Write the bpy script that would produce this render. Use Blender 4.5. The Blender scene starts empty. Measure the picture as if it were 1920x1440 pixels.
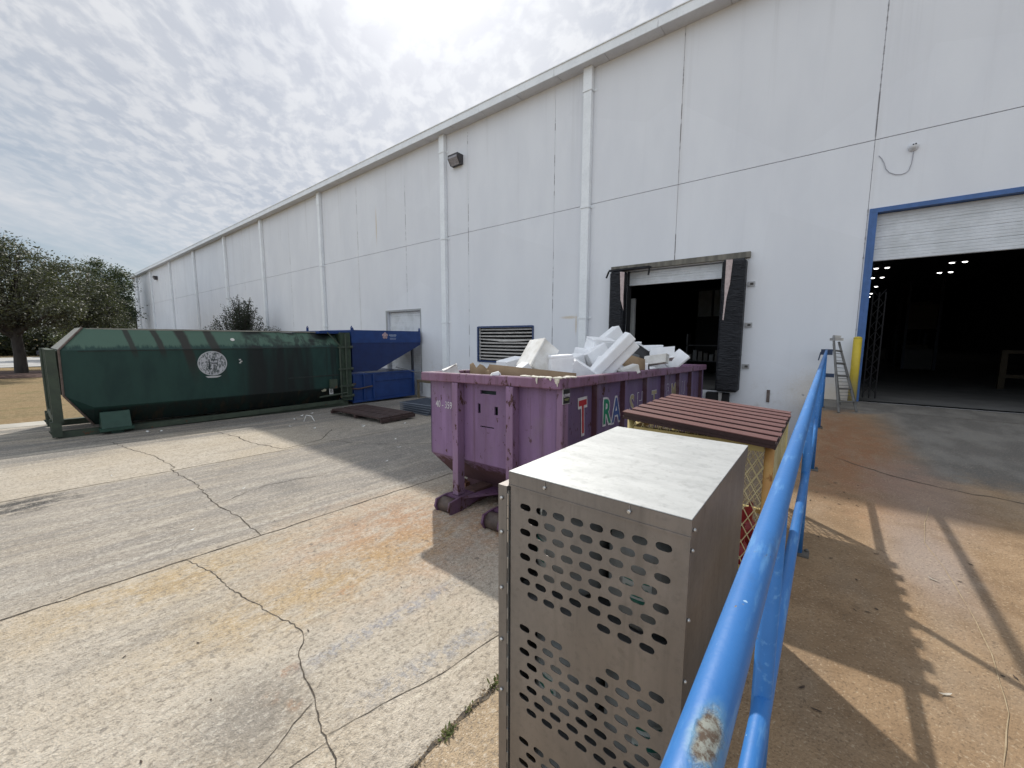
import bpy, bmesh, math, random
from mathutils import Matrix, Vector, Euler
R = random.Random(7)
SC = bpy.context.scene
COL = SC.collection
rad = math.radians

# ---------------------------------------------------------------- materials
class G:
    """small node helper for one material"""
    def __init__(s, nt):
        s.nt = nt
    def n(s, t, **kw):
        nd = s.nt.nodes.new(t)
        for k, v in kw.items():
            setattr(nd, k, v)
        return nd
    def put(s, sock, v):
        if hasattr(v, 'is_linked'):
            s.nt.links.new(v, sock)
        elif isinstance(v, (tuple, list)):
            if len(v) == 3 and sock.type == 'RGBA':
                v = (*v, 1)
            sock.default_value = v
        else:
            sock.default_value = v
    def math(s, op, a, b=0.0, c=0.0, clamp=False):
        m = s.n('ShaderNodeMath', operation=op, use_clamp=clamp)
        for i, v in enumerate((a, b, c)):
            s.put(m.inputs[i], v)
        return m.outputs[0]
    def vmath(s, op, a, b=(0, 0, 0)):
        m = s.n('ShaderNodeVectorMath', operation=op)
        s.put(m.inputs[0], a); s.put(m.inputs[1], b)
        return m.outputs['Value'] if op in ('DOT_PRODUCT', 'LENGTH', 'DISTANCE') else m.outputs[0]
    def mix(s, f, a, b, mode='MIX'):
        m = s.n('ShaderNodeMix', data_type='RGBA', blend_type=mode)
        s.put(m.inputs[0], f); s.put(m.inputs[6], a); s.put(m.inputs[7], b)
        return m.outputs[2]
    def mixv(s, f, a, b):
        m = s.n('ShaderNodeMix', data_type='FLOAT')
        s.put(m.inputs[0], f); s.put(m.inputs[2], a); s.put(m.inputs[3], b)
        return m.outputs[0]
    def noise(s, vec, scale, detail=4, rough=.55, dist=0.0, out=0):
        m = s.n('ShaderNodeTexNoise')
        s.put(m.inputs['Vector'], vec)
        m.inputs['Scale'].default_value = scale
        m.inputs['Detail'].default_value = detail
        m.inputs['Roughness'].default_value = rough
        m.inputs['Distortion'].default_value = dist
        return m.outputs[out]
    def voro(s, vec, scale, feature='F1', out='Distance'):
        m = s.n('ShaderNodeTexVoronoi', feature=feature)
        s.put(m.inputs['Vector'], vec); m.inputs['Scale'].default_value = scale
        return m.outputs[out]
    def ramp(s, f, a, b, lo=0.0, hi=1.0):
        m = s.n('ShaderNodeMapRange', interpolation_type='SMOOTHSTEP')
        s.put(m.inputs[0], f)
        for i, v in enumerate((a, b, lo, hi)):
            m.inputs[i + 1].default_value = v
        return m.outputs[0]
    def pos(s):
        return s.n('ShaderNodeNewGeometry').outputs['Position']
    def obj(s):
        return s.n('ShaderNodeTexCoord').outputs['Object']
    def sc(s, vec, v):
        return s.vmath('MULTIPLY', vec, v)
    def xyz(s, vec):
        m = s.n('ShaderNodeSeparateXYZ'); s.put(m.inputs[0], vec)
        return m.outputs
    def blob(s, vec, c, r, soft=.5, wob=None, amt=.5):
        """soft ellipse mask centred at c with radii r, edge broken up by noise wob"""
        d = s.vmath('SUBTRACT', vec, c)
        d = s.vmath('DIVIDE', d, r)
        l = s.vmath('LENGTH', d)
        if wob is not None:
            l = s.math('ADD', l, s.math('MULTIPLY', s.math('SUBTRACT', wob, .5), amt * 2))
        return s.ramp(l, 1 + soft * .5, 1 - soft)
    def seg(s, vec, p, q, w0, w1):
        """mask of a straight streak from p to q (world xy), half width w0 (full) to w1 (none)"""
        d = Vector((q[0] - p[0], q[1] - p[1])); L = d.length; d /= L
        o = s.vmath('SUBTRACT', vec, (p[0], p[1], 0))
        t = s.vmath('DOT_PRODUCT', o, (d.x, d.y, 0))
        u = s.math('ABSOLUTE', s.vmath('DOT_PRODUCT', o, (-d.y, d.x, 0)))
        t = s.math('ABSOLUTE', s.math('SUBTRACT', t, L / 2))
        return s.math('MULTIPLY', s.ramp(u, w1, w0), s.ramp(t, L / 2 + .2, L / 2 - .4))

def mat(name, rough=.6, metal=0.0, spec=.5):
    m = bpy.data.materials.new(name); m.use_nodes = True
    nt = m.node_tree; b = nt.nodes['Principled BSDF']
    b.inputs['Roughness'].default_value = rough
    b.inputs['Metallic'].default_value = metal
    b.inputs['Specular IOR Level'].default_value = spec
    g = G(nt); g.b = b; g.m = m
    return g
def bump(g, h, dist=.01, strength=.5):
    n = g.n('ShaderNodeBump'); n.inputs['Distance'].default_value = dist
    n.inputs['Strength'].default_value = strength
    g.put(n.inputs['Height'], h); g.put(g.b.inputs['Normal'], n.outputs[0])

def paint(name, c, c2=None, scale=6, rough=.5, metal=0., rust=0., rustc=(.16, .07, .035), rscale=5, bmp=.15, spec=.5, streak=1., rough_var=.12):
    """weathered painted or bare surface: tone variation, vertical streaks and optional rust chips"""
    g = mat(name, rough, metal, spec)
    o = g.obj()
    c2 = c2 or tuple(x * .8 for x in c)
    a = g.noise(g.sc(o, (1, 1, streak)), scale, 5, .6)
    col = g.mix(g.ramp(a, .35, .68), c, c2)
    fine = g.noise(o, scale * 9, 3, .6)
    col = g.mix(g.math('MULTIPLY', g.ramp(fine, .45, .8), .35), col, tuple(x * .72 for x in c))
    if rust > 0:
        rn = g.noise(g.sc(o, (1, 1, .7)), rscale, 6, .68)
        m = g.ramp(rn, .70 - rust * .22, .76 - rust * .22)
        col = g.mix(m, col, g.mix(fine, rustc, tuple(x * .5 for x in rustc)))
        g.put(g.b.inputs['Roughness'], g.mixv(m, rough, .85))
    else:
        g.put(g.b.inputs['Roughness'], g.mixv(a, max(0, rough - rough_var), min(1, rough + rough_var)))
    g.put(g.b.inputs['Base Color'], col)
    if bmp:
        bump(g, g.math('ADD', fine, a), .004, bmp)
    return g.m

def flat(name, c, rough=.6, metal=0., var=.12):
    return paint(name, c, tuple(x * (1 - var) for x in c), 4, rough, metal, bmp=.05)

def emit(name, c, s):
    g = mat(name); g.b.inputs['Base Color'].default_value = (.8, .8, .8, 1)
    g.b.inputs['Emission Color'].default_value = (*c, 1); g.b.inputs['Emission Strength'].default_value = s
    return g.m

# ---------------------------------------------------------------- mesh builder
class B:
    def __init__(s):
        s.bm = bmesh.new()
    def _mi(s, faces, mi):
        for f in faces:
            f.material_index = mi
    def box(s, c, d, rot=None, mi=0, bev=0., seg=1, mtx=None):
        r = bmesh.ops.create_cube(s.bm, size=1)
        vs = r['verts']
        M = Matrix.Translation(c)
        if rot is not None:
            M = M @ Euler(rot).to_matrix().to_4x4()
        M = M @ Matrix.Diagonal((*d, 1))
        if mtx is not None:
            M = mtx @ M
        bmesh.ops.transform(s.bm, matrix=M, verts=vs)
        fs = list({f for v in vs for f in v.link_faces})
        s._mi(fs, mi)
        if bev:
            es = list({e for v in vs for e in v.link_edges})
            r = bmesh.ops.bevel(s.bm, geom=es, offset=bev, segments=seg, affect='EDGES', profile=.5)
            s._mi(r['faces'], mi)
        return s
    def bb(s, x0, x1, y0, y1, z0, z1, mi=0, bev=0.):
        return s.box(((x0 + x1) / 2, (y0 + y1) / 2, (z0 + z1) / 2), (abs(x1 - x0), abs(y1 - y0), abs(z1 - z0)), mi=mi, bev=bev)
    def poly(s, pts, mi=0):
        f = s.bm.faces.new([s.bm.verts.new(p) for p in pts]); f.material_index = mi
        return f
    def prism(s, pts, axis, a0, a1, mi=0):
        """closed polygon in the two other axes (in order), swept along axis"""
        def P(p, a):
            if axis == 'x': return (a, p[0], p[1])
            if axis == 'y': return (p[0], a, p[1])
            return (p[0], p[1], a)
        A = [s.bm.verts.new(P(p, a0)) for p in pts]
        Bv = [s.bm.verts.new(P(p, a1)) for p in pts]
        fs = [s.bm.faces.new(A), s.bm.faces.new(Bv[::-1])]
        for i in range(len(pts)):
            j = (i + 1) % len(pts)
            fs.append(s.bm.faces.new((A[i], Bv[i], Bv[j], A[j])))
        s._mi(fs, mi)
        return s
    def tube(s, pts, r, n=8, mi=0, cap=True):
        pts = [Vector(p) for p in pts]
        rs = r if isinstance(r, (list, tuple)) else [r] * len(pts)
        rings = []
        up = None
        for i, p in enumerate(pts):
            a = pts[max(i - 1, 0)]; b = pts[min(i + 1, len(pts) - 1)]
            d = (b - a).normalized()
            if up is None:
                up = d.orthogonal().normalized()
            up = (up - d * up.dot(d)).normalized()
            w = d.cross(up)
            rings.append([s.bm.verts.new(p + (up * math.cos(t) + w * math.sin(t)) * rs[i]) for t in [2 * math.pi * k / n for k in range(n)]])
        for A, C in zip(rings, rings[1:]):
            for k in range(n):
                f = s.bm.faces.new((A[k], A[(k + 1) % n], C[(k + 1) % n], C[k])); f.material_index = mi; f.smooth = n > 6
        if cap:
            for ring in (rings[0][::-1], rings[-1]):
                f = s.bm.faces.new(ring); f.material_index = mi
        return s
    def lathe(s, prof, c, n=20, mi=0, mtx=None, cap=True):
        rings = []
        for (r, z) in prof:
            ring = []
            for k in range(n):
                p = Vector((r * math.cos(2 * math.pi * k / n), r * math.sin(2 * math.pi * k / n), z))
                if mtx: p = mtx @ p
                ring.append(s.bm.verts.new(p + Vector(c)))
            rings.append(ring)
        for A, C in zip(rings, rings[1:]):
            for k in range(n):
                f = s.bm.faces.new((A[k], A[(k + 1) % n], C[(k + 1) % n], C[k])); f.material_index = mi; f.smooth = True
        if cap:
            for ring in (rings[0][::-1], rings[-1]):
                f = s.bm.faces.new(ring); f.material_index = mi
        return s
    def hull(s, pts, mi=0):
        vs = [s.bm.verts.new(p) for p in pts]
        r = bmesh.ops.convex_hull(s.bm, input=vs)
        fs = [g for g in r['geom'] if isinstance(g, bmesh.types.BMFace)]
        s._mi(fs, mi)
        bad = [g for g in r['geom_interior'] if isinstance(g, bmesh.types.BMVert)]
        if bad: bmesh.ops.delete(s.bm, geom=bad, context='VERTS')
        return s
    def jitter(s, a):
        for v in s.bm.verts:
            v.co += Vector((R.uniform(-a, a), R.uniform(-a, a), R.uniform(-a, a)))
        return s
    def mesh(s, name, mats):
        bmesh.ops.recalc_face_normals(s.bm, faces=s.bm.faces)
        me = bpy.data.meshes.new(name); s.bm.to_mesh(me); s.bm.free()
        for m in (mats if isinstance(mats, (list, tuple)) else [mats]):
            me.materials.append(m)
        return me

def tag(o, label=None, cat=None, group=None, kind=None):
    if label: o['label'] = label
    if cat: o['category'] = cat
    if group: o['group'] = group
    if kind: o['kind'] = kind
    return o
def thing(name, label, cat, loc=(0, 0, 0), rot=(0, 0, 0), group=None):
    o = bpy.data.objects.new(name, None); COL.objects.link(o)
    o.empty_display_size = .2
    o.location = loc; o.rotation_euler = rot
    return tag(o, label, cat, group)
def part(b, name, mats, parent, local=True, label=None):
    """link the builder's shape as one mesh object under parent (world coords unless local)"""
    me = b.mesh(name, mats) if isinstance(b, B) else b
    o = bpy.data.objects.new(name, me); COL.objects.link(o)
    o.parent = parent
    if not local:
        p = parent; off = Vector((0, 0, 0))
        while p: off += p.location; p = p.parent
        me.transform(Matrix.Translation(-off))
    if label: o['label'] = label
    return o
def solo(b, name, mats, label=None, cat=None, group=None, kind=None, recentre=True):
    me = b.mesh(name, mats) if isinstance(b, B) else b
    o = bpy.data.objects.new(name, me); COL.objects.link(o)
    if recentre:
        vs = [v.co for v in me.vertices]
        c = Vector((sum(v.x for v in vs) / len(vs), sum(v.y for v in vs) / len(vs), min(v.z for v in vs)))
        me.transform(Matrix.Translation(-c)); o.location = c
    return tag(o, label, cat, group, kind)
def copy_tree(o, parent=None):
    c = o.copy(); COL.objects.link(c)
    if parent is not None: c.parent = parent
    for ch in list(o.children): copy_tree(ch, c)
    return c
def text_mesh(s, size, mtx, mats, name, offset=0., ext=.002, bold=0.):
    cu = bpy.data.curves.new(name, 'FONT'); cu.body = s; cu.size = size; cu.align_x = 'CENTER'; cu.align_y = 'CENTER'
    cu.offset = offset; cu.extrude = ext; cu.resolution_u = 3
    ob = bpy.data.objects.new(name, cu); COL.objects.link(ob)
    bpy.context.view_layer.update()
    me = bpy.data.meshes.new_from_object(ob.evaluated_get(bpy.context.evaluated_depsgraph_get()))
    bpy.data.objects.remove(ob); bpy.data.curves.remove(cu)
    me.transform(mtx); me.name = name
    me.materials.clear()
    me.materials.append(mats)
    return me
def face_mtx(o, right, up):
    right = Vector(right).normalized(); up = Vector(up).normalized(); n = right.cross(up)
    M = Matrix((right, up, n)).transposed().to_4x4(); M.translation = Vector(o)
    return M

# ---------------------------------------------------------------- camera, light, sky
cam = bpy.data.cameras.new('camera'); co = bpy.data.objects.new('camera', cam); COL.objects.link(co)
cam.sensor_width = 36; cam.lens = 745 / 1920 * 36; cam.clip_start = .05; cam.clip_end = 3000
yaw, pit, rol = rad(38.3), rad(6.5), rad(.2)
fwd = Vector((-math.sin(yaw) * math.cos(pit), math.cos(yaw) * math.cos(pit), -math.sin(pit)))
r0 = Vector((math.cos(yaw), math.sin(yaw), 0)); u0 = r0.cross(fwd)
rt = r0 * math.cos(rol) + u0 * math.sin(rol); up = -r0 * math.sin(rol) + u0 * math.cos(rol)
M = Matrix((rt, up, -fwd)).transposed().to_4x4(); M.translation = (0, 0, 1.3)
co.matrix_world = M
SC.camera = co

SUN = Vector((-.78, .665, 1.0)).normalized()
sl = bpy.data.lights.new('sun', 'SUN'); sl.energy = 4.0; sl.angle = rad(1.0); sl.color = (1, .95, .86)
so = bpy.data.objects.new('sun', sl); COL.objects.link(so)
so.rotation_euler = (-SUN).to_track_quat('-Z', 'Y').to_euler(); so.location = (-30, 30, 40)

w = bpy.data.worlds.new('World'); SC.world = w; w.use_nodes = True
nt = w.node_tree; g = G(nt); bg = nt.nodes['Background']
sky = g.n('ShaderNodeTexSky', sky_type='NISHITA'); sky.sun_disc = False
sky.sun_elevation = math.asin(SUN.z); sky.sun_rotation = math.atan2(SUN.x, SUN.y)
sky.air_density = 1.0; sky.dust_density = 1.2; sky.ozone_density = 1.5
d = g.n('ShaderNodeTexCoord').outputs['Generated']
X = g.xyz(d)
zz = g.math('ADD', g.math('MAXIMUM', X[2], 0.0), .12)
cv = g.n('ShaderNodeCombineXYZ'); g.put(cv.inputs[0], g.math('DIVIDE', X[0], zz)); g.put(cv.inputs[1], g.math('DIVIDE', X[1], zz))
p = cv.outputs[0]
# rotate the cloud layer so its rows run as in the photograph
rotn = g.n('ShaderNodeVectorRotate', rotation_type='Z_AXIS'); g.put(rotn.inputs['Vector'], p); rotn.inputs['Angle'].default_value = rad(35)
p = rotn.outputs[0]
big = g.noise(g.sc(p, (.6, 1.1, 1)), .9, 4, .55)
warp = g.vmath('ADD', p, g.sc(g.vmath('SUBTRACT', g.noise(p, 2.2, 4, .55, out=1), (.5, .5, .5)), (.20, .16, 0)))
cells = g.noise(g.sc(warp, (.8, 1.2, 1)), 12.5, 5, .56)
mids = g.noise(g.sc(warp, (.6, 1.2, 1)), 3.4, 5, .6)
streak = g.noise(g.sc(warp, (.20, 1.0, 1)), 1.9, 6, .62)
sund = g.math('MAXIMUM', g.vmath('DOT_PRODUCT', d, tuple(SUN)), 0.0)
near = g.ramp(sund, .60, .86)
tex = g.mixv(near, g.ramp(streak, .36, .66), g.ramp(cells, .40, .63))
tex = g.mixv(.25, tex, g.ramp(mids, .34, .66))
dens = g.math('MULTIPLY_ADD', tex, g.mixv(near, .62, .80), g.math('MULTIPLY', g.ramp(big, .34, .64), g.mixv(near, .50, .30)), clamp=True)
dens = g.math('MULTIPLY', dens, g.ramp(X[2], .03, .24, .30, 1.0))
glow = g.math('ADD', g.math('MULTIPLY', g.math('POWER', sund, 28), 2.4), g.math('ADD', g.math('MULTIPLY', g.math('POWER', sund, 5), 2.0), g.math('MULTIPLY', g.math('POWER', sund, 160), 8.0)))
front = g.ramp(X[1], -.02, -.55, 1.0, 1.95)      # added fill: unseen sky behind the viewer is brightened for the shaded wall
cb = g.math('MULTIPLY', g.math('ADD', 7.0, glow), front)
vsc = g.n('ShaderNodeVectorMath', operation='SCALE'); vsc.inputs[0].default_value = (.97, .99, 1.035); g.put(vsc.inputs['Scale'], cb)
skyn = g.mix(g.mixv(near, .6, .8), sky.outputs[0], g.mix(near, (3.3, 4.3, 5.1), (5.0, 5.3, 5.85)))
skv = g.n('ShaderNodeVectorMath', operation='SCALE'); g.put(skv.inputs[0], skyn); g.put(skv.inputs['Scale'], g.math('MULTIPLY', front, g.math('ADD', .92, g.math('MULTIPLY', glow, .11))))
out = g.mix(dens, skv.outputs[0], vsc.outputs[0])
g.put(bg.inputs['Color'], out); bg.inputs['Strength'].default_value = .1
SC.view_settings.view_transform = 'Standard'; SC.view_settings.look = 'None'; SC.view_settings.exposure = 0.0; SC.view_settings.gamma = 1
SC.cycles.max_bounces = 8; SC.cycles.diffuse_bounces = 4; SC.cycles.glossy_bounces = 4
# ---------------------------------------------------------------- ground
YW = 11.15                                   # face of the warehouse wall
def yz(x, y): return -1.0 - .02 * max(-30, min(y, 12))
def sz(y): return -.017 * (YW - y)           # the loading ramp rises gently to the door

def yard_mat():
    g = mat('worn_concrete', .85, 0, .25)
    P = g.pos(); x = g.xyz(P)
    st = g.noise(g.sc(P, (2.2, .28, 1)), 1.5, 6, .6)        # tyre-dragged streaks along the yard
    big = g.noise(P, .55, 4, .55)
    mid = g.noise(P, 5, 6, .7)
    fine = g.noise(P, 70, 2, .6)
    peb = g.voro(P, 95)
    pale = (.50, .445, .37); tan = (.42, .355, .27); grey = (.215, .20, .188)
    pit = g.noise(g.sc(P, (1, .75, 1)), 34, 3, .62); grit = g.noise(P, 17, 4, .7)
    col = g.mix(g.ramp(mid, .3, .7), pale, (.40, .35, .285))
    col = g.mix(g.ramp(big, .42, .66, 0, .7), col, tan)
    # the second bay is darker and greyer, the apron by the dock browner
    bay = g.math('MULTIPLY', g.ramp(x[0], -5.35, -5.0, 1, 0), g.ramp(x[0], -8.95, -8.75, 0, 1))
    bay = g.math('MULTIPLY', bay, g.ramp(st, .28, .56, .45, 1))
    col = g.mix(g.math('MULTIPLY', bay, g.ramp(g.noise(g.sc(P, (3.5, .5, 1)), 2.2, 6, .7), .34, .62, .35, .80)), col, grey)
    scf = g.noise(g.sc(P, (7, .35, 1)), 2.6, 5, .7)
    col = g.mix(g.math('MULTIPLY', g.ramp(scf, .56, .70), .38), col, (.15, .14, .13))
    col = g.mix(g.math('MULTIPLY', g.ramp(scf, .42, .30), .22), col, (.60, .56, .49))
    col = g.mix(g.math('MULTIPLY', g.ramp(st, .52, .72), .42), col, (.20, .185, .17))
    col = g.mix(g.math('MULTIPLY', g.ramp(st, .42, .26), .35), col, (.58, .53, .45))
    far = g.ramp(x[0], -10.8, -11.6)
    col = g.mix(g.math('MULTIPLY', g.math('MULTIPLY', far, g.ramp(st, .35, .6)), .75), col, (.15, .145, .14))
    # broken darker tone towards the compactor and the dock
    lane = g.math('MULTIPLY', g.ramp(x[1], 3.6, 5.2), g.ramp(mid, .25, .6, .45, 1))
    col = g.mix(g.math('MULTIPLY', lane, .55), col, (.17, .16, .15))
    # rust
    r1 = g.blob(P, (-3.95, 2.85, -1.05), (1.25, 1.35, 3), 1.0, mid, .55)
    r2 = g.blob(P, (-3.6, 1.75, -1.05), (.5, 1.5, 3), .9, mid, .6)
    r3 = g.blob(P, (-4.75, .75, -1.05), (.4, 1.2, 3), .9, mid, .6)
    r4 = g.blob(P, (-3.1, 3.9, -1.05), (.8, .9, 3), .8, mid, .5)
    rb = g.ramp(g.noise(g.sc(P, (1.6, .8, 1)), 4.5, 7, .72), .36, .60, .15, 1)
    col = g.mix(g.math('MULTIPLY', g.math('MULTIPLY', g.math('MAXIMUM', r1, r4), .80), rb), col, g.mix(grit, (.42, .23, .11), (.34, .16, .065)))
    col = g.mix(g.math('MULTIPLY', g.math('MULTIPLY', g.math('MAXIMUM', r2, r3), .65), rb), col, (.42, .29, .13))
    for c, r in (((-2.66, .86), (.07, .06)), ((-2.8, 1.02), (.05, .09)), ((-2.5, .93), (.06, .05)), ((-3.35, 1.75), (.07, .12))):
        b = g.math('MULTIPLY', g.blob(P, (*c, -1.03), (*r, 3), .8, mid, .7), g.ramp(grit, .42, .6))
        col = g.mix(g.math('MULTIPLY', b, .6), col, (.40, .19, .07))
    # blue-grey scuffs and pale drag marks
    for a, b, w0, w1, c, k in (((-2.75, 1.0), (-2.66, 2.6), .02, .12, (.25, .26, .30), .65), ((-2.2, 1.1), (-2.0, 2.4), .03, .14, (.27, .28, .31), .6),
                            ((-5.62, -.6), (-5.3, 4.8), .01, .09, (.58, .54, .47), .5), ((-5.95, .2), (-5.5, 3.2), .0, .05, (.6, .56, .48), .45), ((-7.3, -.4), (-6.9, 4), .02, .16, (.46, .43, .38), .35),
                            ((-2.05, .7), (-1.86, 2.1), .0, .03, (.62, .56, .46), .8), ((-3.3, 1.0), (-3.1, 2.2), .0, .04, (.6, .55, .45), .5), ((-12.4, 3), (-12.6, 8), .05, .2, (.42, .4, .37), .6)):
        m = g.math('MULTIPLY', g.seg(P, a, b, w0, w1), g.ramp(grit, .40, .58, .0, 1))
        col = g.mix(g.math('MULTIPLY', m, k), col, c)
    oil = g.math('MULTIPLY', g.blob(P, (-8.5, -.2, -1), (.40, .70, 3), .6, mid, 1.1), g.ramp(g.noise(g.sc(P, (2.2, .8, 1)), 3, 6, .75), .42, .52))
    col = g.mix(g.math('MULTIPLY', oil, .9), col, (.03, .03, .032))
    for c, r in (((-6.6, 2.6), (.5, .3)), ((-2.6, .75), (.4, .35)), ((-13, 4.6), (.7, 2.4)), ((-11.8, 7.4), (1.6, 1.5))):
        b = g.blob(P, (*c, -1.03), (*r, 3), 1.0, mid, .8)
        col = g.mix(g.math('MULTIPLY', b, .55), col, (.13, .125, .12))
    strip = g.ramp(x[0], -1.615, -1.60)
    col = g.mix(g.math('MULTIPLY', strip, .7), col, g.mix(mid, (.42, .30, .17), (.30, .21, .12)))
    # exposed aggregate: dark pits and pale grit
    col = g.mix(g.math('MULTIPLY', g.ramp(fine, .56, .72), .42), col, (.12, .11, .10))
    col = g.mix(g.math('MULTIPLY', g.ramp(fine, .42, .28), .4), col, (.72, .67, .58))
    spots = g.noise(P, 9, 2, .4)
    col = g.mix(g.math('MULTIPLY', g.ramp(spots, .73, .76), .55), col, (.10, .09, .085))
    col = g.mix(g.math('MULTIPLY', g.ramp(pit, .53, .64), .55), col, (.17, .15, .125))
    col = g.mix(g.math('MULTIPLY', g.ramp(pit, .45, .34), .32), col, (.66, .61, .53))
    col = g.mix(g.math('MULTIPLY', g.ramp(grit, .55, .75), .30), col, (.20, .18, .155))
    g.put(g.b.inputs['Base Color'], col)
    h = g.math('ADD', g.math('MULTIPLY', g.math('SUBTRACT', fine, g.math('MULTIPLY', pit, 2.0)), .8), g.math('ADD', g.math('MULTIPLY', peb, .8), g.math('MULTIPLY', mid, 1.2)))
    bump(g, h, .012, .6)
    return g.m
def crack_mat():
    g = mat('crack_dirt', .95, 0, .1)
    n = g.noise(g.pos(), 22, 4, .7)
    g.put(g.b.inputs['Base Color'], g.mix(g.ramp(n, .35, .7), (.055, .048, .042), (.17, .145, .115)))
    return g.m
CRACK = crack_mat()

def rough_line(pts, step, amp, rng):
    """subdivide a polyline and shake it so it wanders like a crack"""
    o = []
    for a, b in zip(pts, pts[1:]):
        a = Vector(a); b = Vector(b); n = max(1, int((b - a).length / step))
        nn = Vector((-(b - a).y, (b - a).x)).normalized()
        for i in range(n):
            t = i / n
            o.append(a.lerp(b, t) + nn * rng.gauss(0, amp) * (0 if i == 0 else 1))
    o.append(Vector(pts[-1]))
    return o
def ribbon(b, pts, w, zf, mi, rng, lift=.003):
    L = []
    for i, p in enumerate(pts):
        d = (pts[min(i + 1, len(pts) - 1)] - pts[max(i - 1, 0)]).normalized()
        n = Vector((-d.y, d.x)); ww = w * rng.uniform(.45, 1.4) * (.35 if i in (0, len(pts) - 1) else 1)
        q0 = p + n * ww / 2; q1 = p - n * ww / 2
        L.append((b.bm.verts.new((q0.x, q0.y, zf(q0.x, q0.y) + lift)), b.bm.verts.new((q1.x, q1.y, zf(q1.x, q1.y) + lift))))
    for a, c in zip(L, L[1:]):
        f = b.bm.faces.new((a[0], a[1], c[1], c[0])); f.material_index = mi

# lawn: one sheet out to the horizon
b = B()
ys = (-900, -30, 12, 900)
for y0, y1 in zip(ys, ys[1:]):
    b.poly([(-900, y0, yz(0, y0) - .03), (900, y0, yz(0, y0) - .03), (900, y1, yz(0, y1) - .03), (-900, y1, yz(0, y1) - .03)])
g = mat('dry_grass', .95, 0, .1)
P = g.pos(); n1 = g.noise(P, .5, 5, .6); n2 = g.noise(P, 11, 4, .75); n3 = g.noise(P, 45, 3, .7)
col = g.mix(g.ramp(n1, .35, .65), (.30, .215, .12), (.24, .19, .105))
col = g.mix(g.ramp(n2, .4, .7), col, (.40, .30, .18))
col = g.mix(g.math('MULTIPLY', g.ramp(g.noise(P, .9, 3, .5), .55, .7), .5), col, (.17, .17, .075))
col = g.mix(g.math('MULTIPLY', g.ramp(n3, .52, .75), .6), col, (.12, .085, .05))
g.put(g.b.inputs['Base Color'], col); bump(g, g.math('ADD', n2, n3), .06, .8)
solo(b, 'lawn', g.m, kind='structure', recentre=False)

YARD = yard_mat()
b = B(); rng = random.Random(3)
for y0, y1 in ((-30, 12),):
    b.poly([(-16.25, y0, yz(0, y0)), (-.2, y0, yz(0, y0)), (-.2, y1, yz(0, y1)), (-16.25, y1, yz(0, y1))], 0)
def j(pts, w, amp=.004, step=.12): ribbon(b, rough_line(pts, step, amp, rng), w, yz, 1, rng)
j([(-5.12, -8), (-5.12, 1.7), (-5.08, 11)], .022, .006)
j([(-8.92, -8), (-8.88, 11)], .018, .006)
j([(-12.7, -8), (-12.7, 11)], .015, .006)
j([(-1.61, -6), (-1.6, 11)], .034, .010, .06)
A = [(-5.11, .97), (-4.61, 1.07), (-4.11, 1.10), (-3.61, 1.18), (-3.17, 1.26), (-3.02, 1.23), (-2.88, 1.13), (-2.66, 1.07), (-2.44, 1.04), (-2.27, .98), (-2.14, .96), (-1.93, .91), (-1.62, .86)]
ribbon(b, rough_line(A, .04, .007, rng), .0085, yz, 1, rng)
Bc = [(-12.48, 1.24), (-11.31, 1.42), (-10.3, 1.62), (-9.33, 1.68), (-8.8, 1.61), (-7.88, 1.69), (-6.47, 1.63), (-5.87, 1.7), (-5.53, 1.68), (-5.13, 1.68)]
ribbon(b, rough_line(Bc, .10, .018, rng), .013, yz, 1, rng)
ribbon(b, rough_line([(-11.9, 3.1), (-11.08, 3.22), (-10.11, 3.24), (-9.01, 3.48), (-9.22, 4.38), (-10.15, 5.15)], .15, .02, rng), .022, yz, 1, rng)
ribbon(b, rough_line([(-9.2, 4.4), (-8.1, 4.9), (-7.0, 5.9), (-6.2, 6.1), (-5.1, 5.6)], .15, .03, rng), .02, yz, 1, rng)
ribbon(b, rough_line([(-2.42, 1.02), (-2.2, .55), (-2.1, .2)], .05, .01, rng), .006, yz, 1, rng)
ribbon(b, rough_line([(-2.15, .95), (-1.95, 1.7), (-1.85, 2.6)], .08, .004, rng), .006, yz, 1, rng)
ribbon(b, rough_line([(-2.10, .95), (-2.16, .1), (-2.2, -.8)], .08, .004, rng), .006, yz, 1, rng)
ribbon(b, rough_line([(-6.6, 1.6), (-6.9, 2.4), (-6.7, 3.4)], .1, .03, rng), .010, yz, 1, rng)
solo(b, 'concrete_yard', [YARD, CRACK], kind='structure', recentre=False)

# pale concrete strip that edges the lawn
b = B(); b.poly([(-16.9, -30, yz(0, -30) + .004), (-16.15, -30, yz(0, -30) + .004), (-16.15, 1.5, yz(0, 1.5) + .004), (-16.9, 1.5, yz(0, 1.5) + .004)])
solo(b, 'kerb_strip', paint('pale_concrete', (.46, .43, .38), (.36, .34, .30), 2, .85), kind='structure', recentre=False)

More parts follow.
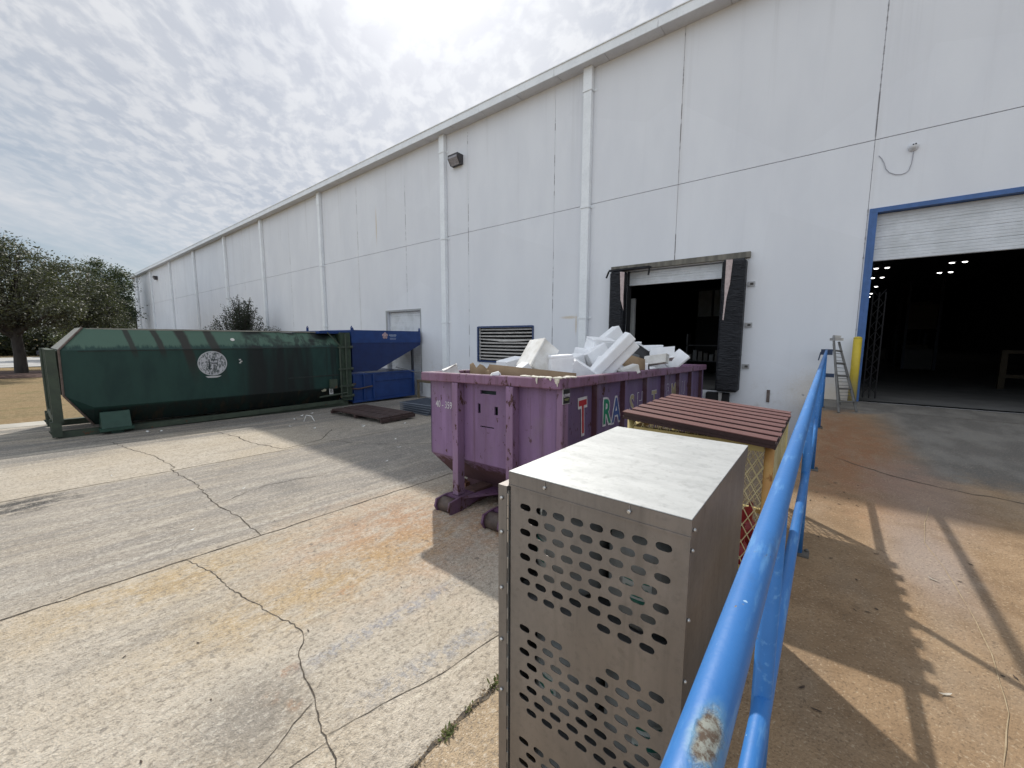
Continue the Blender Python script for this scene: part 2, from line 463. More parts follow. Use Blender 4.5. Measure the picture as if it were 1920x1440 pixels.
# road, gravelled verge and mulch bed beyond
b = B(); b.poly([(-72, -300, -.96), (-47, -300, -.96), (-49, 40, -1.0), (-70, 300, -1.0), (-100, 300, -1.0), (-72, 20, -1.0)])
solo(b, 'road', paint('road_surface', (.42, .41, .40), (.34, .34, .335), .4, .85), kind='structure', recentre=False)
b = B()
ring = []
for k in range(30):
    t = 2 * math.pi * k / 30
    ring.append((-39.2 + 3.3 * math.cos(t) * R.uniform(.93, 1.05), .8 + 7.5 * math.sin(t) * R.uniform(.95, 1.03)))
top = [b.bm.verts.new((x, y, yz(x, y) - .02)) for x, y in ring]
inner = [b.bm.verts.new((-39.2 + (x + 39.2) * .7, .8 + (y - .8) * .7, yz(x, y) + .10)) for x, y in ring]
for k in range(30):
    b.bm.faces.new((top[k], top[(k + 1) % 30], inner[(k + 1) % 30], inner[k]))
b.bm.faces.new(inner)
solo(b, 'mulch_bed', paint('red_mulch', (.085, .04, .03), (.05, .026, .02), 5, .95, bmp=.8), kind='structure', recentre=False)

# loading ramp
def ramp_mat():
    g = mat('stained_ramp_concrete', .85, 0, .25)
    P = g.pos(); x = g.xyz(P)
    mid = g.noise(P, 3.5, 6, .65); fine = g.noise(P, 80, 2, .6); sw = g.noise(g.sc(P, (1, 1, 1)), 14, 5, .7, 1.2)
    st = g.noise(g.sc(P, (1.2, .5, 1)), 1.8, 5, .6)
    col = g.mix(g.ramp(mid, .32, .68), (.315, .215, .128), (.225, .148, .086))
    col = g.mix(g.math('MULTIPLY', g.ramp(st, .45, .7), .55), col, (.30, .235, .17))
    col = g.mix(g.math('MULTIPLY', g.ramp(sw, .55, .75), .45), col, (.17, .12, .075))
    # grey worn traffic lane to the right, red rust wash by the railing
    gy = g.math('ADD', x[1], g.math('MULTIPLY', g.math('SUBTRACT', mid, .5), 1.6))
    lane = g.math('MULTIPLY', g.ramp(x[0], .45, 1.15), g.ramp(gy, 5.2, 6.2))
    lane = g.math('MAXIMUM', lane, g.ramp(gy, 9.2, 9.9))
    col = g.mix(g.math('MULTIPLY', lane, .92), col, g.mix(g.ramp(st, .4, .62), (.125, .122, .115), (.19, .183, .168)))
    rr = g.blob(P, (.25, 6.9, -.1), (.62, 2.6, 3), .6, mid, .5)
    rn_ = g.ramp(g.noise(g.sc(P, (1.5, .8, 1)), 5, 7, .72), .34, .62, .35, 1)
    col = g.mix(g.math('MULTIPLY', g.math('MULTIPLY', rr, .8), rn_), col, g.mix(fine, (.30, .135, .062), (.22, .098, .048)))
    gz = g.blob(P, (.62, 3.65, -.1), (.22, .75, 3), .7, mid, .5)
    col = g.mix(g.math('MULTIPLY', gz, .55), col, (.30, .255, .24))
    pk = g.blob(P, (.75, 5.2, -.1), (.4, 1.1, 3), .7, mid, .5)
    col = g.mix(g.math('MULTIPLY', pk, .45), col, (.25, .19, .18))
    col = g.mix(g.math('MULTIPLY', g.ramp(fine, .57, .72), .5), col, (.075, .055, .04))
    col = g.mix(g.math('MULTIPLY', g.ramp(fine, .42, .28), .45), col, (.52, .42, .30))
    g.put(g.b.inputs['Base Color'], col)
    bump(g, g.math('ADD', fine, g.math('ADD', mid, sw)), .010, .6)
    return g.m
RAMP = ramp_mat()
g = mat('rough_dock_edge', .95, 0, .1); n = g.noise(g.pos(), 18, 6, .7); v = g.voro(g.pos(), 40)
g.put(g.b.inputs['Base Color'], g.mix(g.ramp(n, .35, .65), (.10, .095, .085), (.30, .28, .24))); bump(g, g.math('ADD', n, v), .03, 1.0)
EDGE = g.m
b = B(); rng = random.Random(5)
x0, x1 = -.2, 14.
b.poly([(x0, -8, sz(-8)), (x1, -8, sz(-8)), (x1, YW, sz(YW)), (x0, YW, sz(YW))], 0)
N = 60
prev = None
for i in range(N + 1):                      # broken vertical face of the dock wall
    y = -8 + (YW + 8) * i / N
    q = (b.bm.verts.new((x0, y, sz(y))), b.bm.verts.new((x0 - rng.uniform(.0, .035), y, sz(y) - .06 - rng.uniform(0, .05))), b.bm.verts.new((x0 - .01, y, yz(0, y) - .02)))
    if prev:
        for k in range(2):
            f = b.bm.faces.new((prev[k], prev[k + 1], q[k + 1], q[k])); f.material_index = 2
    prev = q
szf = lambda x, y: sz(y)
ribbon(b, rough_line([(.15, 6.0), (.33, 5.80), (.62, 5.55), (.95, 5.4), (1.43, 5.31), (2.2, 5.2), (3.4, 5.15), (6, 5.1)], .09, .012, rng), .014, szf, 1, rng)
ribbon(b, rough_line([(-.15, 9.95), (2, 9.9), (5, 9.95)], .2, .004, rng), .018, szf, 1, rng)
# whitish surface line that wanders across the slab
ribbon(b, rough_line([(.78, 4.75), (.70, 4.35), (.64, 3.9), (.68, 3.55), (.70, 3.1), (.70, 2.7), (.66, 2.3), (.58, 2.0)], .1, .002, rng), .0035, szf, 3, rng)
solo(b, 'loading_ramp', [RAMP, CRACK, EDGE, paint('pale_scratch', (.40, .31, .20), (.30, .22, .13), 20, .9)], kind='structure', recentre=False)

# ---------------------------------------------------------------- warehouse
def wall_mat():
    g = mat('white_wall_paint', .7, 0, .3)
    P = g.pos(); x = g.xyz(P)
    a = g.noise(g.sc(P, (1, 1, .35)), .9, 5, .6); f = g.noise(P, 26, 3, .6)
    vs = g.noise(g.sc(P, (4.5, 1, .12)), 1.2, 5, .65)
    col = g.mix(g.ramp(a, .3, .7), (.74, .755, .79), (.69, .705, .745))
    col = g.mix(g.math('MULTIPLY', g.ramp(vs, .58, .78), .12), col, (.50, .50, .52))
    # repainted patches, rain streaks under the eave, open sealant along the panel joints
    pt = g.voro(g.sc(P, (.26, 1, .34)), 1.0, 'F1', 'Color'); px = g.xyz(pt)
    col = g.mix(g.math('MULTIPLY', g.ramp(px[0], .55, .6), .22), col, (.66, .67, .70))
    rs = g.noise(g.sc(P, (2.6, 1, .05)), 1.0, 4, .7)
    col = g.mix(g.math('MULTIPLY', g.math('MULTIPLY', g.ramp(rs, .54, .70), g.ramp(x[2], 5.0, 8.8)), .26), col, (.45, .45, .46))
    fr = g.math('ABSOLUTE', g.math('SUBTRACT', g.math('FRACT', g.math('MULTIPLY_ADD', x[0], 1 / 3.79, .5 - .45 / 3.79)), .5))
    seg_ = g.noise(g.sc(P, (.25, 1, .8)), 1.3, 5, .7)
    jn = g.math('MULTIPLY', g.ramp(fr, .0042, .0030), g.ramp(seg_, .52, .60))
    col = g.mix(g.math('MULTIPLY', jn, .75), col, (.20, .19, .20))
    fr2 = g.ramp(fr, .03, .0); col = g.mix(g.math('MULTIPLY', g.math('MULTIPLY', fr2, g.ramp(vs, .45, .65)), .22), col, (.48, .45, .42))
    low = g.math('MULTIPLY', g.ramp(x[2], 1.0, -.3), g.ramp(g.noise(P, 5, 5, .7), .5, .75))
    col = g.mix(g.math('MULTIPLY', low, .35), col, (.40, .36, .31))
    y1 = g.blob(P, (.12, YW, .05), (.75, 3, .55), 1.0, f, .4)
    col = g.mix(g.math('MULTIPLY', y1, .6), col, (.55, .43, .27))
    for c, r in (((-6.25, 1.75), (.035, .3)), ((-6.5, 1.98), (.3, .05)), ((-16.9, 6.5), (.05, .8))):
        m = g.blob(P, (c[0], YW, c[1]), (r[0], 3, r[1]), .8, f, .5)
        col = g.mix(g.math('MULTIPLY', m, .5), col, (.52, .37, .17))
    sp = g.noise(P, 7, 2, .5)
    spk = g.math('MULTIPLY', g.ramp(sp, .74, .77), g.ramp(x[2], 1.6, .4))
    col = g.mix(g.math('MULTIPLY', spk, .6), col, (.22, .22, .24))
    g.put(g.b.inputs['Base Color'], col)
    bump(g, f, .004, .35)
    return g.m
WALL = wall_mat()
DARKJ = flat('joint_sealant', (.30, .30, .33), .8)
TRIM = paint('white_metal_trim', (.82, .845, .87), (.76, .785, .81), 2, .45, bmp=.05)
SOFF = paint('soffit_metal', (.66, .66, .68), (.60, .60, .62), 2, .5, bmp=.05)
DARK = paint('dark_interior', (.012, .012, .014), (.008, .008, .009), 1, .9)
BLUEF = paint('blue_frame_paint', (.052, .13, .345), (.04, .105, .27), 5, .5, rust=.12)
DOORW = paint('white_door_metal', (.66, .68, .71), (.56, .58, .60), 3, .45, bmp=.05)

wh = thing('warehouse', 'long white warehouse of painted concrete panels with tall downspouts along its eave', 'warehouse', (-29, YW, -1.0))
WP = wh
ZT = 9.16
openings = [(-4.62, -2.12, 0., 3.22), (.58, 4.3, 0., 3.87), (-16.25, -13.85, -1.0, 2.50), (-10.42, -7.92, .47, 1.70)]
vj = [.45 - 3.79 * k for k in range(0, 20)] + [4.24, 8.03, 11.82]
hj = 5.285
xs = sorted(set([-73., 14.] + [v for v in vj if -73 < v < 14] + [o for q in openings for o in q[:2]]))
zs = sorted(set([-1.6, ZT, hj] + [o for q in openings for o in q[2:]]))
b = B()
for i in range(len(xs) - 1):
    for k in range(len(zs) - 1):
        cx, cz = (xs[i] + xs[i + 1]) / 2, (zs[k] + zs[k + 1]) / 2
        if any(q[0] < cx < q[1] and q[2] < cz < q[3] for q in openings): continue
        gl = .004 if xs[i] in vj else 0; gr = .004 if xs[i + 1] in vj else 0
        gb = .008 if zs[k] == hj else 0; gt = .008 if zs[k + 1] == hj else 0
        b.bb(xs[i] + gl, xs[i + 1] - gr, YW, YW + .028, zs[k] + gb, zs[k + 1] - gt, 0)
        b.bb(xs[i], xs[i + 1], YW + .028, YW + .24, zs[k], zs[k + 1], 1 if False else 2)
b.bb(-73.2, -73.0, YW, 90, -1.6, ZT, 0)
b.bb(14.0, 14.2, YW, 90, -1.6, ZT, 0)
b.bb(-73.2, 14.2, 90, 90.2, -1.6, ZT, 0)
# the opening reveals show the same paint
for (a0, a1, z0, z1) in openings:
    b.bb(a0 - .001, a0 + .002, YW + .03, YW + .24, z0, z1, 0); b.bb(a1 - .002, a1 + .001, YW + .03, YW + .24, z0, z1, 0)
    b.bb(a0 + .003, a1 - .003, YW + .03, YW + .24, z1 - .002, z1 + .001, 0)
part(b, 'wall', [WALL, DARKJ, flat('wall_core', (.42, .42, .46), .85)], wh, False)

# dark rooms behind the doors
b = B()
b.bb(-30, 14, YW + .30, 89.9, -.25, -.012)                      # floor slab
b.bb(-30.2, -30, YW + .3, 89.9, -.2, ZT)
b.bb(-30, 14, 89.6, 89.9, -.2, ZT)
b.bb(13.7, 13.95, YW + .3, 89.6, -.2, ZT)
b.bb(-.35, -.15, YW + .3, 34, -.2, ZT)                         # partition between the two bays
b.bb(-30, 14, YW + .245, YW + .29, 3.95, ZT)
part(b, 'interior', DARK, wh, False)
b = B(); b.bb(-.1, 13.6, YW + .02, YW + 22, -.010, 0.0); b.bb(-8, -.4, YW + .02, YW + 14, -.010, .0)
part(b, 'interior_floor', paint('dusty_floor', (.115, .112, .106), (.075, .073, .07), 1.2, .85), wh, False)

# roof with a white fascia and a soffit
b = B()
b.poly([(-73.6, 10.85, 9.255), (14.4, 10.85, 9.255), (14.4, 50, 10.6), (-73.6, 50, 10.6)])
b.poly([(-73.6, 50, 10.6), (14.4, 50, 10.6), (14.4, 90.5, 9.255), (-73.6, 90.5, 9.255)])
b.poly([(-73.0, YW + .3, 9.15), (14.2, YW + .3, 9.15), (14.2, 90, 9.15), (-73.0, 90, 9.15)])
roof = part(b, 'roof', paint('roof_metal', (.55, .55, .56), (.48, .48, .5), 1, .5), wh, False)
b = B(); rng = random.Random(9)
x = 14.4
while x > -73.7:                           # fascia sheets lapped every three metres
    L = 3.05
    dy = rng.uniform(-.004, .004)
    b.bb(x - L + .014, x, 10.74 + dy, 10.765 + dy, 9.03, 9.262)
    x -= L
b.bb(-73.7, 14.4, 10.715, 10.775, 9.262, 9.285)
part(b, 'fascia', TRIM, wh, False)
b = B(); x = 14.4
while x > -73.7:
    b.bb(x - 1.52 + .02, x, 10.77, YW - .002, 9.035, 9.05); x -= 1.52
b.bb(-73.6, 14.4, 10.78, YW - .004, 9.052, 9.062)
part(b, 'soffit', SOFF, wh, False)

first = None
for k, (xc) in enumerate((-5.95, -12.18, -22.0, -29.95, -37.1, -45.25, -53.7, -62.5, -70.3)):
    if first is None:
        bz = -1.15
        b = B(); b.prism([(-.135, -.17), (.135, -.17), (.135, -.012), (-.135, -.012)], 'z', 8.42, 9.03)
        b.prism([(-.125, -.16), (.125, -.16), (.125, -.012), (-.125, -.012)], 'z', bz, 8.419)
        first = part(b, 'downspout', TRIM, wh)
        o = first
        for z in (1.95, 5.2, 8.42):
            b = B(); b.prism([(-.23, -.004), (-.23, -.012), (-.146, -.012), (-.146, -.178), (.146, -.178), (.146, -.012), (.23, -.012), (.23, -.004), (.137, -.004), (.137, -.171), (-.137, -.171), (-.137, -.004)], 'z', z - .03, z + .03)
            part(b, 'pipe_strap', TRIM, o)
    else:
        o = copy_tree(first, wh)
    o.location = (xc + 29, 0, 1.0)
# gutter box above the right-hand bays is out of the picture

# overhead door: blue steel frame and a half raised white curtain
b = B()
b.bb(.475, .535, YW - .03, YW + .25, 0.0, 3.86); b.bb(.536, .603, YW - .028, YW + .25, 0.0, 3.86); b.bb(4.28, 4.41, YW - .035, YW + .25, 0.0, 3.86); b.bb(.475, 4.41, YW - .03, YW + .25, 3.861, 3.945)
part(b, 'door_frame', BLUEF, wh, False)
def ribbed(b, xa, xb, y, z0, z1, sec, rib, dep=.012):
    z = z0
    pts = []
    while z < z1 - 1e-4:
        zt = min(z + sec, z1); zz_ = z
        pts += [(y + .012, z), (y, z + .012)]
        zz_ = z + rib
        while zz_ < zt - .02:
            pts += [(y, zz_ - .006), (y + dep * .5, zz_), (y, zz_ + .006)]; zz_ += rib
        pts += [(y, zt - .012), (y + .012, zt)]
        z = zt
    pts += [(y + .05, z1), (y + .05, z0)]
    b.prism(pts, 'x', xa, xb)
b = B(); ribbed(b, .605, 4.275, YW + .14, 2.92, 3.858, .235, .06)
part(b, 'door_curtain', DOORW, wh, False)
b = B(); ribbed(b, -4.6, -2.14, YW + .12, 2.82, 3.2, .19, .06); part(b, 'dock_curtain', DOORW, wh, False)
b = B(); ribbed(b, -16.23, -13.87, YW + .13, -1.0, 2.49, .30, .10); part(b, 'roller_shutter', DOORW, wh, False)
b = B(); b.bb(-16.36, -16.252, YW - .012, YW + .1, -1.1, 2.501); b.bb(-13.848, -13.80, YW - .012, YW + .1, -1.1, 2.501); b.bb(-16.36, -13.80, YW - .012, YW + .1, 2.502, 2.58)
part(b, 'shutter_frame', flat('grey_frame', (.34, .35, .36), .6), wh, False)
# louvre
b = B()
b.bb(-10.485, -10.42, YW - .03, YW + .1, .43, 1.75); b.bb(-7.92, -7.865, YW - .03, YW + .1, .43, 1.75); b.bb(-10.419, -7.921, YW - .03, YW + .1, .42, .48); b.bb(-10.419, -7.921, YW - .03, YW + .1, 1.70, 1.76)
lf = part(b, 'louver_frame', paint('dark_blue_frame', (.03, .055, .15), (.022, .04, .11), 5, .5), wh, False)
b = B(); b.bb(-10.42, -7.92, YW + .22, YW + .235, .4, 1.8); b.bb(-10.4195, -10.415, YW + .1, YW + .22, .47, 1.7); b.bb(-7.925, -7.9205, YW + .1, YW + .22, .47, 1.7); part(b, 'louver_back', DARK, wh, False)
LOUV = paint('louver_metal', (.56, .53, .50), (.46, .44, .42), 4, .5)
for k in range(10):
    z = .54 + k * .122
    n = 12; b = B(); rng = random.Random(40 + k)
    bend = 1 if k == 6 else 0
    rows = []
    for i in range(n + 1):
        xx = -10.415 + 2.49 * i / n
        dz = -.035 * math.sin(math.pi * i / n) * (1.6 if bend else .25) + rng.uniform(-.003, .003)
        if bend and i < 5: dz += .02
        rows.append([b.bm.verts.new((xx, YW + .012, z - .024 + dz)), b.bm.verts.new((xx, YW + .004, z - .004 + dz)), b.bm.verts.new((xx, YW + .09, z + .028 + dz * .3)), b.bm.verts.new((xx, YW + .09, z + .022 + dz * .3))])
    for A_, C_ in zip(rows, rows[1:]):
        for q in range(4):
            b.bm.faces.new((A_[q], A_[(q + 1) % 4], C_[(q + 1) % 4], C_[q]))
    part(b, 'louver_blade', LOUV, wh, False)

# things fixed on the wall
def wall_lamp(x, z, s, label):
    t = thing('wall_lamp', label, 'lamp', (x, YW, z), group='wall pack lamps on the warehouse wall')
    b = B(); b.prism([(0, .17 * s), (0, -.17 * s), (-.16 * s, -.17 * s), (-.30 * s, .03 * s), (-.30 * s, .17 * s)], 'x', -.26 * s, .26 * s); part(b, 'housing', flat('bronze_metal', (.05, .045, .05), .5), t)
    b = B(); b.prism([(-.172 * s, -.165 * s), (-.312 * s, .03 * s), (-.312 * s, .10 * s), (-.165 * s, -.19 * s)], 'x', -.22 * s, .22 * s); part(b, 'lens', paint('lamp_lens', (.30, .29, .31), (.22, .21, .23), 20, .2), t)
wall_lamp(-11.42, 7.93, 1.0, 'dark bronze wall lamp beside the second downspout from the right')
wall_lamp(-59.8, 7.95, 1.15, 'small dark wall lamp near the far left end of the warehouse')
t = thing('security_camera', 'small white dome camera on the wall above the overhead door', 'camera', (1.02, YW, 4.99))
b = B(); Mx = Matrix.Rotation(rad(90), 4, 'X')
WPL = flat('white_plastic', (.72, .73, .76), .3)
b.lathe([(.075, .0), (.078, .02), (.07, .035), (.055, .05), (.05, .07), (.035, .09), (.01, .1)], (0, 0, 0), 20, mtx=Mx); part(b, 'dome', WPL, t)
b = B(); b.box((-.012, -.088, .02), (.022, .03, .02)); b.box((.022, -.088, .024), (.022, .03, .02)); part(b, 'lens', flat('black_glass', (.01, .01, .012), .1), t)
b = B(); pts = [(1.03, 4.91), (1.02, 4.70), (.99, 4.57), (.95, 4.535), (.89, 4.52), (.80, 4.54), (.71, 4.60), (.655, 4.68), (.62, 4.80), (.58, 4.89), (.53, 4.96)]
b.tube([(a - 1.02, -.012, c - 4.99) for a, c in pts], .006, 6); part(b, 'cable', flat('grey_cable', (.36, .36, .40), .6), t)
for z, lab in ((2.62, 'small square steel bracket on the wall, highest of three beside the dock pad'), (1.65, 'small square steel bracket on the wall, middle of three beside the dock pad'), (.65, 'small square steel bracket on the wall, lowest of three beside the dock pad')):
    t = thing('wall_bracket', lab, 'bracket', (-1.53, YW, z), group='steel brackets beside the dock door')
    b = B(); b.bb(-.075, .075, -.03, -.002, -.055, .055); part(b, 'plate', flat('galvanised', (.42, .42, .43), .5, .5), t)
    b = B(); b.bb(-.02, .045, -.042, -.031, -.025, .025); part(b, 'bolt', flat('dark_bolt', (.06, .055, .05), .6), t)
b = B(); b.bb(-1.055, -.99, YW - .02, YW - .002, -.18, .11); solo(b, 'wall_plate', paint('rusty_plate', (.16, .13, .12), (.09, .06, .05), 8, .7), 'narrow rusty steel plate low on the white wall beside the railing', 'plate')

# dock seal: two black pads, a timber beam across the top
ds = thing('dock_seal', 'black padded dock seal with weathered timber beam around the open dock door', 'dock seal', (-3.35, YW, 0))
g = mat('black_vinyl', .55, 0, .4); o_ = g.obj(); wv = g.noise(g.sc(o_, (1, 1, 2.4)), 4.0, 4, .6, 1.0); fo = g.noise(g.sc(o_, (.6, .6, 5)), 9, 3, .6)
g.put(g.b.inputs['Base Color'], g.mix(g.ramp(wv, .3, .7), (.009, .010, .014), (.017, .018, .023))); bump(g, g.math('ADD', wv, g.math('MULTIPLY', fo, .6)), .09, .9)
PAD = g.m
for (xa, xb, z0, z1) in ((-5.02, -4.60, -.05, 3.2), (-2.13, -1.63, .02, 3.2)):
    b = B(); b.bb(xa, xb, YW - .33, YW - .004, z0, z1, bev=.05); part(b, 'pad', PAD, ds, False)
WOOD = paint('grey_timber', (.20, .185, .155), (.11, .105, .09), 7, .85, streak=.3)
b = B(); b.bb(-5.08, -1.58, YW - .10, YW - .004, 3.235, 3.37); bm_ = part(b, 'beam', WOOD, ds, False)
b = B(); b.bb(-5.06, -3.9, YW - .30, YW - .11, 3.215, 3.262); b.box((-3.92, YW - .25, 3.12), (.02, .08, .2), (0, .15, 0)); b.box((-5.09, YW - .3, 3.13), (.03, .05, .2), (0, .4, 0)); part(b, 'torn_cover', PAD, ds, False)
STR = paint('faded_stripe', (.56, .46, .44), (.44, .34, .33), 9, .7)
for pts in ([(-4.70, 3.17), (-4.57, 3.15), (-4.58, 2.42), (-4.565, 2.10), (-4.66, 2.40)], [(-2.04, 3.19), (-1.90, 3.18), (-1.93, 2.62), (-1.985, 2.3), (-2.02, 1.76), (-2.045, 1.77), (-2.03, 2.3), (-2.04, 2.6)]):
    b = B(); b.prism(pts, 'y', YW - .343, YW - .336); part(b, 'guide_stripe', STR, ds, False)
b = B(); b.bb(-2.36, -1.83, YW - .16, YW - .004, -.55, -.03, bev=.02)
solo(b, 'dock_bumper', flat('black_rubber', (.014, .014, .015), .8), 'black rubber dock bumper below the right dock pad', 'bumper')
b = B(); b.prism([(-2.06, -.02), (-1.98, -.02), (-2.01, -.62), (-2.03, -.62)], 'y', YW - .20, YW - .165); solo(b, 'hanging_strap', flat('pale_strap', (.42, .40, .38), .7), 'pale strap hanging in front of the dock bumper', 'strap')

# inside
PANG = paint('grey_panel', (.22, .24, .24), (.16, .17, .17), 2, .7)
b = B(); b.bb(-4.15, -3.66, 17.2, 17.25, 2.2, 3.2); b.bb(-3.58, -3.1, 17.2, 17.25, 2.2, 3.2); b.bb(-4.2, -3.05, 17.26, 17.3, 0, 3.3, 1)
solo(b, 'inner_door', [PANG, DARK], 'grey inner door with two pale panels, deep inside the dock opening', 'door')
b = B(); b.bb(-4.619, -4.598, YW + .002, YW + .27, 0, 3.215); part(b, 'dock_dark_strip', DARK, wh, False)  # added strip, paints the white left reveal as dark as the inside
b = B(); b.bb(-4.72, -4.60, YW + .55, YW + .67, 0, 2.5); solo(b, 'door_post', paint('pale_post', (.34, .34, .33), (.26, .26, .26), 4, .6), 'pale upright post just inside the left of the dock opening', 'post')
b = B()
for z in (.55, 1.1): b.bb(-4.0, -2.6, 15.2, 15.6, z - .03, z)
for xx in (-4.0, -2.65): b.bb(xx, xx + .05, 15.2, 15.6, 0, 1.5)
solo(b, 'shelf_rack', flat('dark_steel', (.07, .07, .075), .6), 'dark shelf rack inside the dock opening', 'rack')
for k in range(7):
    b = B(); b.bb(-3.95 + k * .18, -3.82 + k * .18, 15.22, 15.5, .555, .555 + .22 + .05 * ((k * 7) % 4), bev=.006)
    solo(b, 'carton', flat('carton_%d' % (k % 3), ((.12, .11, .10), (.18, .18, .18), (.14, .13, .12))[k % 3], .8), 'small pale carton standing on the dark shelf rack inside the dock opening', 'carton', 'cartons on the shelf rack')
LIT = emit('lit_lamp', (1, .97, .92), 7)
hb = None
for k, (xx, yy, lab) in enumerate(((3.26, 48.5, 'nearest lit ceiling light of the left row inside the overhead door'), (3.49, 55.67, 'second lit ceiling light of the left row inside the overhead door'), (3.67, 64.7, 'third lit ceiling light of the left row inside the overhead door'),
                                (3.83, 74.0, 'fourth lit ceiling light of the left row inside the overhead door'), (3.94, 79.5, 'farthest lit ceiling light of the left row inside the overhead door'), (7.87, 48.6, 'nearer lit ceiling light of the right row inside the overhead door'), (8.14, 55.07, 'farther lit ceiling light of the right row inside the overhead door'))):
    if hb is None:
        hb = thing('high_bay_light', lab, 'ceiling light', group='lit high bay lights inside the warehouse')
        for s in (-1, 1):
            b = B(); b.lathe([(.24, 0), (.26, .03), (.12, .18), (.05, .3)], (s * .36, 0, .02), 12); part(b, 'lamp_shade', flat('lamp_metal', (.1, .1, .1), .5), hb)
            b = B(); b.lathe([(.02, -.05), (.145, -.02), (.16, .015)], (s * .36, 0, 0), 12); part(b, 'lamp_bulb', LIT, hb)
        b = B(); b.bb(-.5, .5, -.02, .02, .3, .34); b.bb(-.01, .01, -.01, .01, .34, 1.4); part(b, 'hanger', flat('lamp_rod', (.08, .08, .08), .5), hb)
        o = hb
    else:
        o = copy_tree(hb); o['label'] = lab
    o.location = (xx, yy, 7.6 if k < 1 or k > 4 else 7.6 - .0 * k)
# dim pallet racking far inside
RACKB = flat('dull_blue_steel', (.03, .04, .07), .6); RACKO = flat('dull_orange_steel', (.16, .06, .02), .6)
k = 0
for (xa, ya, lab) in ((2.7, 25.0, 'nearer low pallet rack in the dark left part of the overhead door'), (2.9, 31.0, 'farther low pallet rack in the dark left part of the overhead door'), (6.9, 24.0, 'low pallet rack in the dark right part of the overhead door')):
    t = thing('pallet_rack', lab, 'rack', (xa, ya, 0), (0, 0, 0), 'pallet racks inside the warehouse')
    for xx in (0, 1.0):
        for yy in (0, 2.7):
            b = B(); b.bb(xx - .05, xx + .05, yy - .04, yy + .04, 0, 3.9); part(b, 'upright', RACKB, t)
    for z in (1.7, 3.4):
        for xx in (0, 1.0):
            b = B(); b.bb(xx - .03, xx + .03, .041, 2.659, z - .06, z + .06); part(b, 'shelf_beam', RACKO, t)
    for q, z in enumerate((0, 1.77)):
        for e in range(2):
            b = B(); b.bb(xa + .05, xa + .95, ya + .1 + e * 1.3, ya + 1.2 + e * 1.3, z, z + .9 + .2 * ((q + e + k) % 3), bev=.01)
            solo(b, 'wrapped_load', flat('wrapped_load_%d' % ((q + e) % 3), ((.09, .09, .095), (.07, .058, .045), (.11, .11, .115))[(q + e) % 3], .7), 'dim wrapped load standing on the racking inside the overhead door', 'pallet load', 'wrapped loads on the racking')
    k += 1
# folded scissor gate at the left jamb
t = thing('scissor_gate', 'folded dark lattice security gate just inside the left jamb of the overhead door', 'gate', (.78, YW + .33, 0))
GT = flat('dark_gate_steel', (.006, .005, .006), .95)
for xx in (-.10, .0, .10):
    b = B(); b.bb(xx - .010, xx + .012, -.015, .015, .05, 2.3); part(b, 'upright', GT, t)
b = B()
for k in range(9):
    z = .15 + k * .235
    b.tube([(-.10, -.02, z), (.10, -.02, z + .32)], .007, 5); b.tube([(.10, .02, z), (-.10, .02, z + .32)], .007, 5)
part(b, 'lattice', GT, t)
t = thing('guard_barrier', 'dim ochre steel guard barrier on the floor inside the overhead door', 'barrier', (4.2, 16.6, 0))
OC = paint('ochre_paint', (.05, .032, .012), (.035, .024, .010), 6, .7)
for xx in (-.45, .75):
    b = B(); b.bb(xx - .06, xx + .06, -.06, .06, 0, 1.05); part(b, 'upright', OC, t)
for z0 in (.95, .30):
    b = B(); b.bb(-.39, .69, -.05, .05, z0, z0 + .09); part(b, 'crossbar', OC, t)
# ---------------------------------------------------------------- purple roll-off dumpster
def rusty(name, c, c2, rust, rscale=3.0, rough=.55, low=None, hi=None, rc=(.095, .042, .034)):
    g = mat(name, rough, 0, .4)
    o = g.obj(); x = g.xyz(o)
    a = g.noise(g.sc(o, (1, 1, .25)), 3.0, 6, .65); f = g.noise(o, 42, 3, .65); r = g.noise(g.sc(o, (1.2, 1.2, .6)), rscale, 7, .7)
    vs = g.noise(g.sc(o, (7, 7, .35)), 1.6, 5, .65); r2 = g.noise(g.sc(o, (1.3, 1.3, .75)), 11, 5, .65)
    col = g.mix(g.ramp(a, .3, .7), c, c2)
    col = g.mix(g.math('MULTIPLY', g.ramp(vs, .55, .75), .5), col, tuple(.55 * u + .05 for u in c2))
    col = g.mix(g.math('MULTIPLY', g.ramp(vs, .42, .25), .35), col, tuple(min(1, u * 1.35 + .03) for u in c))
    m = g.ramp(r, .69 - rust * .2, .735 - rust * .2)
    m = g.math('MAXIMUM', m, g.math('MULTIPLY', g.ramp(r2, .64, .69), .8))
    if low is not None:
        m = g.math('MAXIMUM', m, g.math('MULTIPLY', g.ramp(g.math('ADD', x[2], g.math('MULTIPLY', g.math('SUBTRACT', r, .5), .7)), low, low - .1), .85))
    if hi is not None:
        m = g.math('MAXIMUM', m, g.math('MULTIPLY', g.ramp(g.math('ADD', x[2], g.math('MULTIPLY', g.math('SUBTRACT', r, .5), .6)), hi, hi + .08), .8))
    st2 = g.noise(g.sc(o, (5, 5, .18)), 2.0, 6, .7)
    col = g.mix(g.math('MULTIPLY', g.ramp(st2, .52, .68), .55), col, (.085, .042, .055))
    col = g.mix(g.math('MULTIPLY', g.ramp(g.noise(o, 1.6, 5, .65), .5, .68), .35), col, (.20, .15, .185))
    col = g.mix(m, col, g.mix(f, rc, tuple(u * .45 for u in rc)))
    g.put(g.b.inputs['Base Color'], col)
    g.put(g.b.inputs['Roughness'], g.mixv(m, rough, .9))
    bump(g, g.math('ADD', a, g.math('MULTIPLY', f, .4)), .012, .35)
    return g.m
PUR = rusty('purple_paint', (.215, .128, .245), (.155, .09, .17), .40, 6.0, low=.66)
